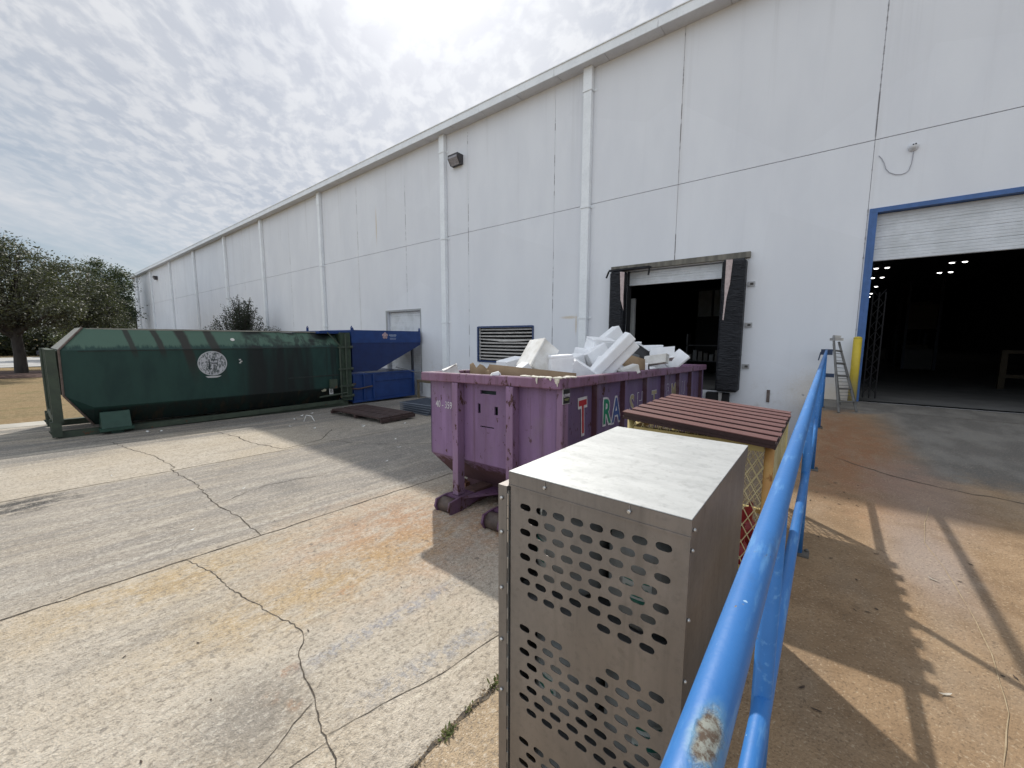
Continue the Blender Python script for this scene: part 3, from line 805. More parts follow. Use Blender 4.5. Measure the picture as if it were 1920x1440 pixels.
PURS = rusty('purple_side_paint', (.14, .095, .195), (.115, .072, .145), .42, 6.0, low=.5)
PURR = rusty('purple_rim_paint', (.23, .125, .215), (.17, .08, .125), .62, 7.0)
PURP = rusty('purple_post_paint', (.25, .15, .265), (.19, .11, .18), .62, 8.0)
RUSTI = paint('rusty_inside', (.16, .10, .075), (.09, .055, .045), 4, .85)
DW, DL, DH = 2.42, 6.75, 1.93
dp = thing('dumpster', 'long purple roll off dumpster heaped with white foam boxes by the dock door', 'dumpster', (-2.262, 3.73, -1.07), (-.0245, -.022, -.004))
XL, XR = -DW + .07, -.105
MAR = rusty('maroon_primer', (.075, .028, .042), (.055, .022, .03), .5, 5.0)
# shell with the open slots in its front wall
b = B()
holes = [(-1.325, -1.045, 1.665, 1.715), (-1.375, -1.325, 1.40, 1.53), (-1.075, -1.015, 1.40, 1.51), (-1.33, -1.08, 1.215, 1.23)]
xs = sorted(set([XL, XR] + [v for h in holes for v in h[:2]])); zs = sorted(set([.71, DH - .05] + [v for h in holes for v in h[2:]]))
for i in range(len(xs) - 1):
    for k in range(len(zs) - 1):
        cx, cz = (xs[i] + xs[i + 1]) / 2, (zs[k] + zs[k + 1]) / 2
        if any(h[0] < cx < h[1] and h[2] < cz < h[3] for h in holes): continue
        b.bb(xs[i], xs[i + 1], .125, .15, zs[k], zs[k + 1])
b.hull([(XL, .125, .709), (XR, .125, .709), (XL, .15, .709), (XR, .15, .709), (XL, .62, .27), (XR, .62, .27), (XL, .62, .24), (XR, .62, .24)])
part(b, 'front_wall', PUR, dp)
b = B(); b.bb(-1.5, -.9, .2, .22, 1.1, 1.78); part(b, 'slot_dark_plate', flat('dark_green_plate', (.02, .035, .032), .7), dp)  # added dark plate, so the slots show dark instead of the load
def sidewall(xa, xb):
    b = B(); b.prism([(.125, .71), (.125, DH - .05), (DL - .05, DH - .05), (DL - .05, .24), (.62, .24)], 'x', xa, xb); return b
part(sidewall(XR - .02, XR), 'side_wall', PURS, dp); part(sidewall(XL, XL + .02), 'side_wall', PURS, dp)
b = B(); b.bb(XL + .021, XR - .021, DL - .09, DL - .05, .24, DH - .05); part(b, 'tailgate', PURS, dp)
b = B(); b.bb(XL + .021, XR - .021, .62, DL - .09, .24, .28); part(b, 'floor', RUSTI, dp)
b = B()
t_ = .125
b.bb(-DW, .0, 0, .12, DH - t_, DH, bev=.012)
b.bb(-.12, .0, .121, DL, DH - t_, DH, bev=.012); b.bb(-DW, -DW + .12, .121, DL, DH - t_, DH, bev=.012); b.bb(-DW + .121, -.121, DL - .12, DL, DH - t_, DH, bev=.012)
part(b, 'rim', PURR, dp)
for xa in (-1.745, -.775):
    b = B(); b.bb(xa, xa + .11, -.01, .124, .22, DH - t_ - .002, bev=.006); part(b, 'front_post', PURP, dp)
for k in range(7):
    y = .97 + k * .915
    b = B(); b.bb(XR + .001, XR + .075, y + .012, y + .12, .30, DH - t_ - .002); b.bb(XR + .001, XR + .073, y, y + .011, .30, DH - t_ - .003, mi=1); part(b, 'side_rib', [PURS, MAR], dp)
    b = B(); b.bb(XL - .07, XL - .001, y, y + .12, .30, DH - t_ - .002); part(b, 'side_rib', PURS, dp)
b = B(); b.bb(XR + .001, XR + .085, .10, .22, .68, DH - t_ - .002); part(b, 'corner_post', PURP, dp)
b = B(); b.bb(XR - .06, XR + .095, .70, DL - .05, .20, .30); b.bb(XL - .06, XL + .06, .70, DL - .05, .20, .30); part(b, 'bottom_rail', PURS, dp)
for xa in (-1.74, -.86):
    b = B(); b.bb(xa, xa + .13, .25, DL, .03, .20); b.bb(xa - .04, xa + .17, .25, DL, .20, .238); part(b, 'skid', paint('rusty_brown_steel', (.13, .07, .06), (.07, .04, .035), 5, .8), dp)
b = B(); b.bb(XL + .25, XR - .25, .64, .70, .05, .235); part(b, 'cross_member', PURS, dp)
DKP = rusty('dark_purple_paint', (.15, .07, .15), (.09, .045, .08), .5, 5)
for xa in (-1.80, -.92):
    # two cheek plates, a roller between them and a gusset running back to the frame
    b = B()
    for xx in (xa - .03, xa + .235):
        b.prism([(-.22, .02), (-.27, .10), (-.24, .20), (-.06, .225), (.40, .19), (.40, .12), (.0, .03)], 'x', xx - .014, xx + .014)
    b.bb(xa - .015, xa + .22, -.05, .45, .185, .215)
    b.prism([(xa + .25, .30), (xa + .25, .02), (xa + .62, .62), (xa + .28, .62)], 'z', .188, .212)
    part(b, 'wheel_bracket', DKP, dp)
    b = B(); b.lathe([(.03, -.135), (.105, -.122), (.105, .122), (.03, .135)], (xa + .10, -.13, .105), 22, mtx=Matrix.Rotation(rad(90), 4, 'Y')); part(b, 'roller_wheel', paint('worn_steel_roller', (.12, .09, .075), (.07, .05, .045), 8, .6, .3), dp)
b = B(); b.bb(XL + .05, XL + .30, .55, .70, .06, .17); part(b, 'rear_roller_box', paint('rusty_steel', (.20, .09, .05), (.12, .05, .03), 6, .8), dp)
# foam residue dripping over the near corner of the rim
b = B(); rng = random.Random(12)
for k in range(26):
    u = rng.random()
    c = (-.62 + .62 * u ** .6, rng.uniform(.0, .1), DH + .006) if k < 17 else (rng.uniform(-.09, .0), rng.uniform(0, .3), DH + .006)
    r = bmesh.ops.create_icosphere(b.bm, subdivisions=2, radius=1)
    s_ = (rng.uniform(.03, .07), rng.uniform(.02, .04), rng.uniform(.008, .018))
    bmesh.ops.transform(b.bm, matrix=Matrix.Translation(c) @ Matrix.Diagonal((*s_, 1)), verts=r['verts'])
for xx, l in ((-.31, .07), (-.05, .06), (-.03, .09), (-.015, .05), (-.12, .03)):
    b.tube([(xx, -.006, DH), (xx, -.010, DH - l * .5), (xx + .003, -.008, DH - l)], [.014, .012, .004], 6)
part(b, 'foam_residue', paint('dried_foam', (.72, .68, .60), (.6, .55, .46), 14, .8), dp)
# lettering
WHT = paint('white_lettering', (.58, .56, .58), (.42, .38, .43), 9, .7, rust=.25, rustc=(.16, .10, .17), rscale=14)
FR = lambda x, z, y=.121: face_mtx((x, y, z), (1, 0, 0), (0, 0, 1))
SD = lambda y, z, x=XR + .006: face_mtx((x, y, z), (0, 1, 0), (0, 0, 1))
part(text_mesh('40 - 359', .145, FR(-2.055, 1.452) @ Matrix.Rotation(-.03, 4, 'Z') @ Matrix.Diagonal((.72, 1, 1, 1)), WHT, 'number_lettering'), 'number_lettering', [], dp)
cols = {'r': flat('red_letter', (.40, .02, .03), .5), 'g': flat('green_letter', (.0, .19, .10), .5), 'b': flat('blue_letter', (.05, .09, .25), .5), 'y': flat('yellow_letter', (.34, .28, .17), .6), 'p': flat('purple_letter', (.145, .095, .18), .6)}
for ch, y, z, s, c in (('T', .72, 1.38, .54, 'r'), ('R', 1.42, 1.37, .44, 'g'), ('A', 1.74, 1.36, .44, 'b'), ('S', 2.34, 1.36, .42, 'y'), ('H', 2.70, 1.37, .42, 'p'), ('T', 3.36, 1.36, .40, 'y'), ('R', 4.16, 1.42, .42, 'p'), ('M', 4.50, 1.42, .40, 'y'), ('U', 5.20, 1.42, .40, 'p')):
    a = Matrix.Rotation(R.uniform(-.05, .05), 4, 'Z')
    a = a @ Matrix.Diagonal((.62 if ch == 'T' and s > .5 else .95, 1.12, 1, 1))
    part(text_mesh(ch, s, SD(y, z) @ a, WHT, 'letter_outline', (.034 if c in 'rgb' else .018) * s / .45), 'letter_outline', [], dp)
    part(text_mesh(ch, s, SD(y, z, XR + .0095) @ a, cols[c], 'letter_fill', .008), 'letter_fill', [], dp)
b = B(); b.box((XR + .09, .165, 1.72), (.006, .155, .18)); sg = part(b, 'sign', flat('sign_edge', (.45, .45, .45), .5), dp)
b = B(); b.box((XR + .0945, .165, 1.72), (.003, .140, .165)); part(b, 'sign_face', flat('black_sign', (.012, .012, .013), .4), sg)
part(text_mesh('LEWIS', .052, face_mtx((XR + .098, .165, 1.728), (0, 1, 0), (0, 0, 1)), WHT, 'sign_lettering', .001), 'sign_lettering', [], sg)
b = B(); b.box((XR + .098, .165, 1.688), (.002, .10, .008)); b.box((XR + .098, .165, 1.674), (.002, .07, .005)); part(b, 'sign_line', flat('olive_line', (.30, .32, .12), .6), sg)
dp_m = Matrix.Translation(dp.location) @ dp.rotation_euler.to_matrix().to_4x4()

# the load: a lumpy heap of crushed packaging that carries the foam boxes
def heap(nx, ny, x0, x1, y0, y1, hf, name, m, label):
    b = B(); rng = random.Random(21); V = []
    for jy in range(ny + 1):
        row = []
        for ix in range(nx + 1):
            x = x0 + (x1 - x0) * ix / nx; y = y0 + (y1 - y0) * jy / ny
            row.append(b.bm.verts.new((x, y, hf(x, y) + rng.uniform(-.05, .05))))
        V.append(row)
    for jy in range(ny):
        for ix in range(nx):
            b.bm.faces.new((V[jy][ix], V[jy][ix + 1], V[jy + 1][ix + 1], V[jy + 1][ix]))
    return solo(b, name, m, label, 'rubbish', kind='stuff')
CARD = paint('cardboard', (.31, .22, .135), (.25, .17, .10), 3, .85)
def hf(x, y):
    t = (y - 3.9) / 6.2
    return .50 + .34 * math.exp(-((t - .42) / .24) ** 2) * (1 - abs(x + 3.4) / 2.2) - .05 * t
heap(10, 26, -4.45, -2.52, 4.06, 10.1, hf, 'packaging_rubbish', paint('grey_rubbish', (.20, .175, .15), (.09, .08, .075), 3, .9), 'crushed packaging filling the purple dumpster under the foam boxes')

g = mat('white_foam', .75, 0, .35); o_ = g.obj(); f1 = g.noise(o_, 5, 4, .6); f2 = g.voro(o_, 90)
g.put(g.b.inputs['Base Color'], g.mix(g.ramp(f1, .35, .75), (.90, .905, .925), (.82, .825, .85))); bump(g, g.math('ADD', f2, g.math('MULTIPLY', f1, 2)), .006, .35)
g.b.inputs['Subsurface Weight'].default_value = .0
FOAM = g.m
FOAMG = paint('grubby_foam', (.80, .79, .77), (.64, .62, .58), 5, .8, bmp=.4)
FOAMC = paint('cream_foam', (.80, .77, .72), (.70, .66, .60), 4, .8)
def cam_axes():
    return rt, up, fwd
PXF = 745.
def at(px, py, depth):
    """world point at a given depth along the view axis (used once to lay out the heap)"""
    return Vector((0, 0, 1.3)) + (rt * ((px - 960) / PXF) - up * ((py - 720) / PXF) + fwd) * depth
FG = 'white foam boxes heaped in the dumpster'
def foam(name, label, cat, c, s, roll=0, yaw_=0, tilt=0, m=None, bev=.018, group=FG, lid=False, dent=.0):
    s = tuple(v * 1.12 for v in s)
    t = Matrix.Translation(c) @ Matrix.Rotation(yaw + rad(yaw_), 4, 'Z') @ Matrix.Rotation(rad(-roll), 4, 'Y') @ Matrix.Rotation(rad(tilt), 4, 'X')
    q = random.Random(int(abs(c[0] * 991 + c[1] * 577 + c[2] * 313) * 100))
    b = B(); b.box((0, 0, 0), s, bev=bev * q.uniform(.4, 1.1), seg=2)
    if name == 'foam_box' and not lid and q.random() < .75:      # lid rebate or hand hold round the top
        hz_ = q.choice((-1, 1))
        b.box((0, 0, hz_ * (s[2] * .5 - .012)), (s[0] * 1.02, s[1] * 1.02, .030), bev=.006)
    for v in b.bm.verts:                                            # knocked corners, slight warp
        v.co *= 1 - .05 * q.random() ** 3
        v.co.x += .04 * s[0] * math.sin(v.co.z * 9) ; v.co += Vector((q.uniform(-.004, .004), q.uniform(-.004, .004), q.uniform(-.004, .004)))
    if lid:
        for v in b.bm.verts:
            pass
        b.box((0, 0, s[2] * .5 + .004), (s[0] * .985, s[1] * .985, s[2] * .18), bev=bev, seg=2)
    if dent: b.jitter(dent)
    me = b.mesh(name, m or (FOAM if q.random() < .75 else FOAMG))
    o = bpy.data.objects.new(name, me); COL.objects.link(o); o.matrix_world = t
    return tag(o, label, cat, group)
foam('foam_box', 'large white foam box tipped up on its corner in front of the louver', 'foam box', (-3.56, 5.14, 1.0), (.42, .52, .27), 58, 28, -8)
foam('foam_box', 'white foam box lying left of the large tipped box', 'foam box', (-4.32, 5.45, .83), (.36, .34, .22), 12, 30, 0)
foam('foam_box', 'small white foam block leaning below the large tipped box', 'foam box', (-3.50, 4.74, .835), (.13, .22, .17), 35, 20, 0)
foam('foam_box', 'white foam box with a cream front face, right of the large tipped box', 'foam box', (-3.08, 5.06, .885), (.30, .22, .27), 3, 8, 0, lid=True)
foam('foam_box', 'small white foam box peeking out behind the cream fronted box', 'foam box', (-3.38, 6.0, .91), (.22, .3, .2), 20, 25, 0)
foam('foam_box', 'pinkish white foam box standing between the cream fronted box and the pile', 'foam box', (-3.42, 6.4, .93), (.34, .3, .36), -8, -15, 0)
foam('foam_box', 'white foam box sloping down to the rim in front of the pile', 'foam box', (-2.90, 5.35, .83), (.40, .34, .17), -32, 10, 12)
foam('foam_box', 'bluish white foam box in the middle of the pile, left of the long slab', 'foam box', (-3.08, 6.2, .98), (.34, .34, .28), 32, 18, -12)
foam('foam_box', 'white foam box with lid, second from the top of the pile', 'foam box', (-3.19, 6.6, 1.19), (.42, .30, .18), -4, 14, 10, lid=True)
foam('foam_box', 'white foam box at the very top of the pile', 'foam box', (-3.29, 7.15, 1.31), (.42, .28, .20), 38, 8, 0)
# long slab with a step along it
t = Matrix.Translation((-2.52, 5.62, 1.01)) @ Matrix.Rotation(yaw + rad(-4), 4, 'Z') @ Matrix.Rotation(rad(-47), 4, 'Y') @ Matrix.Rotation(rad(10), 4, 'X')
b = B(); b.box((0, 0, .05), (.86, .20, .15), bev=.02, seg=2); b.box((-.02, .02, -.09), (.84, .16, .15), bev=.02, seg=2)
me = b.mesh('foam_slab', FOAM); o = bpy.data.objects.new('foam_slab', me); COL.objects.link(o); o.matrix_world = t
tag(o, 'long stepped white foam slab leaning diagonally across the pile', 'foam slab')
foam('foam_board', 'thin white foam board jutting out behind the black sheet', 'foam board', (-2.86, 8.3, 1.115), (.36, .22, .11), 2, -6, 0)
foam('foam_box', 'white foam box with grey printed marks on its side', 'foam box', (-2.56, 8.0, 1.0), (.40, .30, .20), 6, -14, -14)
foam('foam_box', 'white foam box resting on the right rim, tilted down to the right', 'foam box', (-2.46, 7.15, .92), (.50, .26, .14), 10, -30, -8)
foam('foam_board', 'flat lilac white foam board sloping down at the far end of the heap', 'foam board', (-2.40, 8.45, .88), (.38, .34, .05), 42, -10, 30)
foam('foam_box', 'white foam box end showing under the tilted box on the right rim', 'foam box', (-2.56, 6.75, .80), (.26, .3, .14), 8, -5, 0)
foam('foam_box', 'white foam box wedged at the rim below the long slab', 'foam box', (-2.44, 6.05, .80), (.26, .2, .12), 20, 10, 0)
foam('foam_chunk', 'small broken white foam chunk lying behind the long slab', 'foam chunk', (-2.74, 7.2, 1.21), (.10, .1, .06), 5, 0, 0, dent=.012)
foam('foam_chunk', 'lone white foam chunk at the far left rim of the dumpster', 'foam chunk', (-4.46, 4.15, .80), (.20, .16, .13), 25, 10, 0, dent=.02)
foam('foam_chunk', 'tiny white foam chunk on the front rim', 'foam chunk', (-3.30, 3.84, .845), (.10, .06, .05), 10, 0, 0, dent=.012)
for k, (c, s, ro, yw) in enumerate((((-3.7, 5.9, .82), (.3, .3, .25), 15, 40), ((-3.9, 6.8, .86), (.4, .3, .25), 8, 10), ((-3.6, 7.6, .9), (.4, .4, .3), -20, 30), ((-3.0, 7.6, 1.0), (.4, .3, .25), 14, -20), ((-3.3, 8.6, .8), (.45, .35, .3), -10, 50),
                                ((-2.75, 5.9, .86), (.3, .3, .2), 25, 60), ((-2.9, 9.2, .66), (.4, .4, .25), 5, 12), ((-3.6, 9.0, .66), (.5, .4, .25), -12, 20), ((-4.1, 7.7, .74), (.4, .4, .25), 18, -10))):
    foam('foam_box', 'white foam box half buried inside the heap', 'foam box', c, s, ro, yw, 0)
rng = random.Random(31)
for k in range(26):
    y_ = rng.uniform(4.3, 8.9); x_ = rng.uniform(-4.2, -2.5) if k % 3 else -2.62 + rng.uniform(-.06, .05)
    z_ = hf(x_, y_) + rng.uniform(.12, .22) - (.0 if k % 3 else .02)
    b = B(); b.box((0, 0, 0), (rng.uniform(.05, .16), rng.uniform(.05, .14), rng.uniform(.02, .07)), bev=.004); b.jitter(.010)
    me = b.mesh('foam_scrap', FOAM); o = bpy.data.objects.new('foam_scrap', me); COL.objects.link(o); o.location = (x_, y_, z_); o.rotation_euler = (rng.uniform(-.8, .8), rng.uniform(-.8, .8), rng.uniform(0, 6))
    tag(o, 'small broken white foam scrap among the boxes in the dumpster', 'foam scrap', 'broken foam scraps in the dumpster')
# black sheet and cardboard
def sheet(name, pts, m, label, cat, th=.006, sub=0, jit=0.):
    b = B(); V = [[b.bm.verts.new(p) for p in row] for row in pts]
    for A_, C_ in zip(V, V[1:]):
        for q in range(len(A_) - 1):
            f = b.bm.faces.new((A_[q], A_[q + 1], C_[q + 1], C_[q])); f.smooth = True
    o = solo(b, name, m, label, cat)
    s = o.modifiers.new('thick', 'SOLIDIFY'); s.thickness = th
    return o
BLK = paint('black_sheet', (.02, .021, .024), (.012, .012, .013), 4, .45)
c0 = Vector((-2.62, 6.95, 1.10)); ex = Vector((.785, .62, 0)); ez = Vector((0, 0, 1)); ey = Vector((-.62, .78, 0))
sheet('black_plastic_sheet', [[c0 + ex * u + ez * (v - .5 * u - .9 * u * u) + ey * (.1 * v) for v in (.10, -.06, -.22)] for u in (-.16, -.06, .04, .13, .19)], BLK, 'black plastic sheet curving down behind the long foam slab', 'plastic sheet')
sheet('grey_plastic_sheet', [[c0 + Vector((-.02, -.45, -.06)) + ex * u + ez * (v - .35 * u) + ey * (.25 * u * u) for v in (.06, -.05, -.18)] for u in (-.2, -.05, .1, .2)], paint('grey_sheet', (.16, .17, .18), (.11, .115, .12), 4, .4), 'curved dark grey plastic sheet below the black sheet', 'plastic sheet')
c1 = Vector((-2.50, 6.45, .86))
sheet('cardboard_flap', [[c1 + ex * u + ez * (v - .28 * u) + ey * (.35 * abs(u) + .1 * v) for v in (.16, .0, -.22)] for u in (-.22, -.08, .06, .2)], CARD, 'brown cardboard flap standing right of the long foam slab', 'cardboard', .008)
c2 = Vector((-4.05, 4.35, .80))
for lab, off, u0, hgt, bnd in (('torn brown cardboard flap curling up at the front of the dumpster', (0, 0, 0), .15, .19, .5), ('wide torn cardboard sheet with a cream edge, behind the front rim', (.32, .2, -.04), .30, .11, .2)):
    rows = []
    for i in range(7):
        u = -u0 + 2 * u0 * i / 6
        rows.append([c2 + Vector(off) + ex * u + ez * (v * (1 + .35 * math.sin(i * 2.3)) - .02 * i * .3) + ey * (bnd * u * u * 3 + .2 * v) for v in (hgt * .62, hgt * .25, -.12)])
    sheet('torn_cardboard', rows, CARD, lab, 'cardboard', .007)
c3 = Vector((-2.95, 4.45, .80))
sheet('cardboard_sheet', [[c3 + ex * u + ez * (v - .10 * u) + ey * .05 * v for v in (.085, -.02, -.2)] for u in (-.75, -.3, .1, .42)], CARD, 'long brown cardboard panel lying along the inside of the front rim', 'cardboard', .008)

# ---------------------------------------------------------------- green compactor container
def green_mat(name, side=True):
    g = mat(name, .6, 0, .4)
    P = g.pos(); x = g.xyz(P); o = g.obj()
    a = g.noise(g.sc(P, (1, 1, .4)), 2.2, 5, .6); f = g.noise(P, 40, 3, .6)
    vs = g.noise(g.sc(P, (3, 5.5, .22)), 1.0, 5, .65); vs2 = g.noise(g.sc(P, (3, 1.5, .15)), .9, 3, .5)
    col = g.mix(g.ramp(a, .3, .7), (.015, .052, .042), (.010, .036, .031))
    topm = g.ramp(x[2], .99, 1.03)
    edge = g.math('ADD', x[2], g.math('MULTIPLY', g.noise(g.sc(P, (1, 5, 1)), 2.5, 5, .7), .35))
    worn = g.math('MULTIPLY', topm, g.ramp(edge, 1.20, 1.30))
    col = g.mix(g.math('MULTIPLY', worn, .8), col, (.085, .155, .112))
    # black seepage down the rear half
    rear = g.ramp(x[1], 3.9, 4.7)
    st = g.math('MAXIMUM', g.ramp(vs2, .42, .56), g.math('MULTIPLY', g.ramp(vs, .46, .62), .75))
    col = g.mix(g.math('MULTIPLY', g.math('MULTIPLY', rear, st), .93), col, (.0085, .0105, .0105))
    low = g.ramp(x[2], -.36, -.46)
    col = g.mix(g.math('MULTIPLY', low, g.ramp(vs, .3, .6, .5, .9)), col, (.008, .012, .011))
    col = g.mix(g.math('MULTIPLY', g.math('MULTIPLY', low, g.ramp(vs, .52, .66)), .6), col, (.05, .032, .018))
    # brown runs from the roof ribs
    for yc, w_, k in ((1.88, .05, .85), (2.42, .06, .9), (2.95, .10, .95), (3.58, .10, .9)):
        yy = g.math('ABSOLUTE', g.math('SUBTRACT', g.math('ADD', x[1], g.math('MULTIPLY', g.math('SUBTRACT', 1.47, x[2]), -.18)), g.math('ADD', yc, g.math('MULTIPLY', g.math('SUBTRACT', a, .5), .12))))
        m = g.math('MULTIPLY', g.ramp(yy, w_ * 1.4, w_ * .7), g.ramp(x[2], -.2 if w_ > .06 else .7, 1.05, .0, 1))
        col = g.mix(g.math('MULTIPLY', m, k), col, (.026, .022, .019))
    col = g.mix(g.math('MULTIPLY', g.ramp(f, .6, .75), .3), col, (.05, .06, .05))
    g.put(g.b.inputs['Base Color'], col)
    g.put(g.b.inputs['Roughness'], g.mixv(a, .45, .7)); bump(g, g.math('ADD', a, vs), .01, .3)
    return g.m
GRN = green_mat('stained_green_paint')
GRN2 = paint('olive_green_steel', (.055, .075, .05), (.038, .05, .036), 4, .6, rust=.35, rscale=6)
GRN3 = paint('bright_green_steel', (.026, .072, .052), (.019, .055, .04), 4, .5)
TANT = paint('pale_sunlit_steel', (.30, .29, .25), (.22, .21, .18), 3, .6)
GX, GXB = -13.6, -16.0
gc = thing('compactor_container', 'long dark green stained compactor container with octagonal nose', 'container', (-14.8, 4, -1.05))
b = B()
pts = []
for (y, ztop, zbot) in ((1.16, 1.52, -.82), (7.35, 1.455, -.96)):
    for xx, q in ((GX, 1), (GXB, -1)):
        pts += [(xx, y, 1.0 if y < 2 else .985), (xx, y, -.36 if y < 2 else -.46), (xx - q * .42, y, ztop), (xx - q * .30, y, zbot)]
for xx, q in ((GX, 1), (GXB, -1)):
    pts += [(xx, .72, 1.0), (xx, .70, -.03)]
b.hull(pts); part(b, 'body', GRN, gc, False)
b = B()                                       # sloped nose plates, sunlight put into their pale colour
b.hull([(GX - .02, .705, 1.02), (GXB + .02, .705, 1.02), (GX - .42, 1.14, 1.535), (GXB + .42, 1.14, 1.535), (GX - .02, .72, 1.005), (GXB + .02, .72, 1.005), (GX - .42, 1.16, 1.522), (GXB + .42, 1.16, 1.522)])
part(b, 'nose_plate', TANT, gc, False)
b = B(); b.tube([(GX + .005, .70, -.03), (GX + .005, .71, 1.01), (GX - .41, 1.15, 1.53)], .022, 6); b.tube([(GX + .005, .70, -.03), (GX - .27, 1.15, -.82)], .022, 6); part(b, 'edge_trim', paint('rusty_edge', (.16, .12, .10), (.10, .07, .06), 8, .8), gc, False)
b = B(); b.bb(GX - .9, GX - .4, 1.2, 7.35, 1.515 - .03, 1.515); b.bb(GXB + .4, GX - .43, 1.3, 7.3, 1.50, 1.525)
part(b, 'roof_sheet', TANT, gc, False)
b = B()
for xx in (GX - .06, GX - .55, GXB + .55, GXB + .06):
    b.bb(xx - .06, xx + .06, .50, .66, -.62, 1.02); b.bb(xx - .05, xx + .05, .46, .62, -.97, -.619)
b.bb(GXB + .02, GX - .02, .54, .64, .60, 1.018); b.bb(GXB + .1, GX - .1, .67, .70, -.02, .99); b.bb(GXB + .02, GX - .02, .50, .66, -.66, -.50)
part(b, 'front_frame', GRN2, gc, False)
for xx in (GX - .16, GXB + .16):
    b = B(); b.prism([(.42, -.84), (.48, -.97), (.58, -1.01), (7.6, -1.15), (7.6, -.99), (.56, -.87)], 'x', xx - .09, xx + .09); part(b, 'skid', GRN2, gc, False)
b = B(); b.prism([(GX - .30, -.50), (GX + .02, -.50), (GX + .16, -.88), (GX - .30, -.88)], 'y', 1.24, 1.76); b.bb(GX - .3, GX + .19, 1.20, 1.80, -.95, -.885); b.bb(GX - .1, GX + .08, 1.40, 1.62, -1.03, -.951)
part(b, 'roller_housing', GRN3, gc, False)
b = B(); b.bb(GX - .05, GX + .015, 1.8, 7.4, -1.03, -.90); part(b, 'bottom_rail', GRN2, gc, False)
b = B()
b.bb(GX - .10, GX + .03, 7.36, 7.72, -.95, 1.50); b.bb(GXB - .03, GXB + .10, 7.36, 7.72, -.95, 1.50); b.bb(GXB + .101, GX - .101, 7.4, 7.7, 1.2, 1.49)
part(b, 'rear_frame', paint('mossy_green_steel', (.035, .06, .035), (.022, .034, .022), 5, .6, rust=.2), gc, False)
b = B()
b.tube([(GX + .06, 7.30, -.85), (GX + .06, 7.30, 1.0)], .03, 6); b.tube([(GX + .06, 7.52, -.85), (GX + .06, 7.52, 1.45)], .028, 6)
for z in (.98, .20, -.42, -.78):
    b.box((GX + .06, 7.5, z), (.07, .52, .06)); b.lathe([(.05, -.05), (.06, 0), (.05, .05)], (GX + .08, 7.72, z), 8)
b.box((GX + .07, 7.0, -.30), (.08, .26, .32)); b.tube([(GX + .07, 6.5, -.72), (GX + .07, 7.5, -.66)], .03, 6)
b.tube([(GX - .10, 6.95, 1.5), (GX + .02, 7.35, 1.02)], .02, 6)
part(b, 'door_latch', GRN2, gc, False)
b = B(); b.bb(GX + .001, GX + .012, 5.55, 7.25, -.02, .02); b.bb(GX + .001, GX + .01, 1.0, 7.3, .965, .985)
part(b, 'weld_seam', paint('dark_seam', (.02, .03, .026), (.014, .02, .018), 6, .7), gc, False)
# round white emblem, letters worn into it
g = mat('emblem_white', .7, 0, .3); o_ = g.obj()
v = g.noise(g.sc(o_, (1, 1, .5)), 15, 3, .65, 1.2); v2 = g.noise(g.sc(o_, (1, 1, .4)), 26, 2, .5)
lines = g.math('MAXIMUM', g.ramp(v, .51, .56), g.math('MULTIPLY', g.ramp(v2, .54, .58), .85))
g.put(g.b.inputs['Base Color'], g.mix(g.math('MULTIPLY', lines, .85), (.50, .50, .53), (.05, .07, .065)))
em = None
b = B(); b.lathe([(.30, 0), (.335, .0), (.335, .004), (.30, .005)], (GX + .002, 3.56, .58), 40, mtx=Matrix.Rotation(rad(90), 4, 'Y')); em = part(b, 'emblem', g.m, gc, False)
b = B(); b.lathe([(.32, .0055), (.32, .0075), (.345, .0075), (.345, .0)], (GX + .002, 3.56, .58), 40, mtx=Matrix.Rotation(rad(90), 4, 'Y'), cap=False); part(b, 'emblem_ring', flat('emblem_rim', (.50, .51, .53), .6), em, False)
b = B(); XE = GX + .009
for y0, y1, z0, z1 in ((3.465, 3.495, .43, .70), (3.465, 3.53, .412, .44), (3.54, 3.67, .66, .69), (3.54, 3.67, .57, .60), (3.575, 3.60, .40, .55)):
    b.bb(XE, XE + .003, y0, y1, z0, z1)
part(b, 'emblem_letter', flat('emblem_dark', (.03, .04, .045), .6), em, False)
b = B(); b.prism([(3.37, .222), (3.43, .178), (3.62, .172), (3.70, .192), (3.75, .222)], 'x', GX + .002, GX + .006); part(b, 'emblem_stroke', flat('emblem_stroke_white', (.55, .55, .56), .6), em, False)
STK = flat('sticker_white', (.55, .55, .53), .5)
b = B(); b.lathe([(.04, 0), (.055, 0), (.055, .006), (.04, .006)], (GX - .19, 4.14, 1.24), 14, mtx=Matrix.Rotation(rad(48), 4, 'Y')); part(b, 'round_sticker', STK, gc, False)
b = B()
for q, z in enumerate((.64, .59, .55)): b.bb(GX + .002, GX + .006, 4.21 + .03 * (q % 2), 4.26 + .03 * (q % 2), z, z + .035)
part(b, 'small_label', STK, gc, False)
b = B(); b.prism([(6.58, -.50), (6.70, -.45), (6.76, -.47), (6.75, -.53), (6.62, -.55)], 'x', GX + .03, GX + .036); part(b, 'torn_label', paint('yellowed_label', (.36, .34, .24), (.24, .22, .16), 9, .7), gc, False)
b = B(); b.bb(GX + .03, GX + .036, 6.86, 7.0, -.66, -.45); b_ = part(b, 'number_label', STK, gc, False)
part(text_mesh('B', .16, face_mtx((GX + .038, 6.93, -.56), (0, 1, 0), (0, 0, 1)), flat('label_black', (.02, .02, .02), .6), 'number_lettering'), 'number_lettering', [], b_, False)

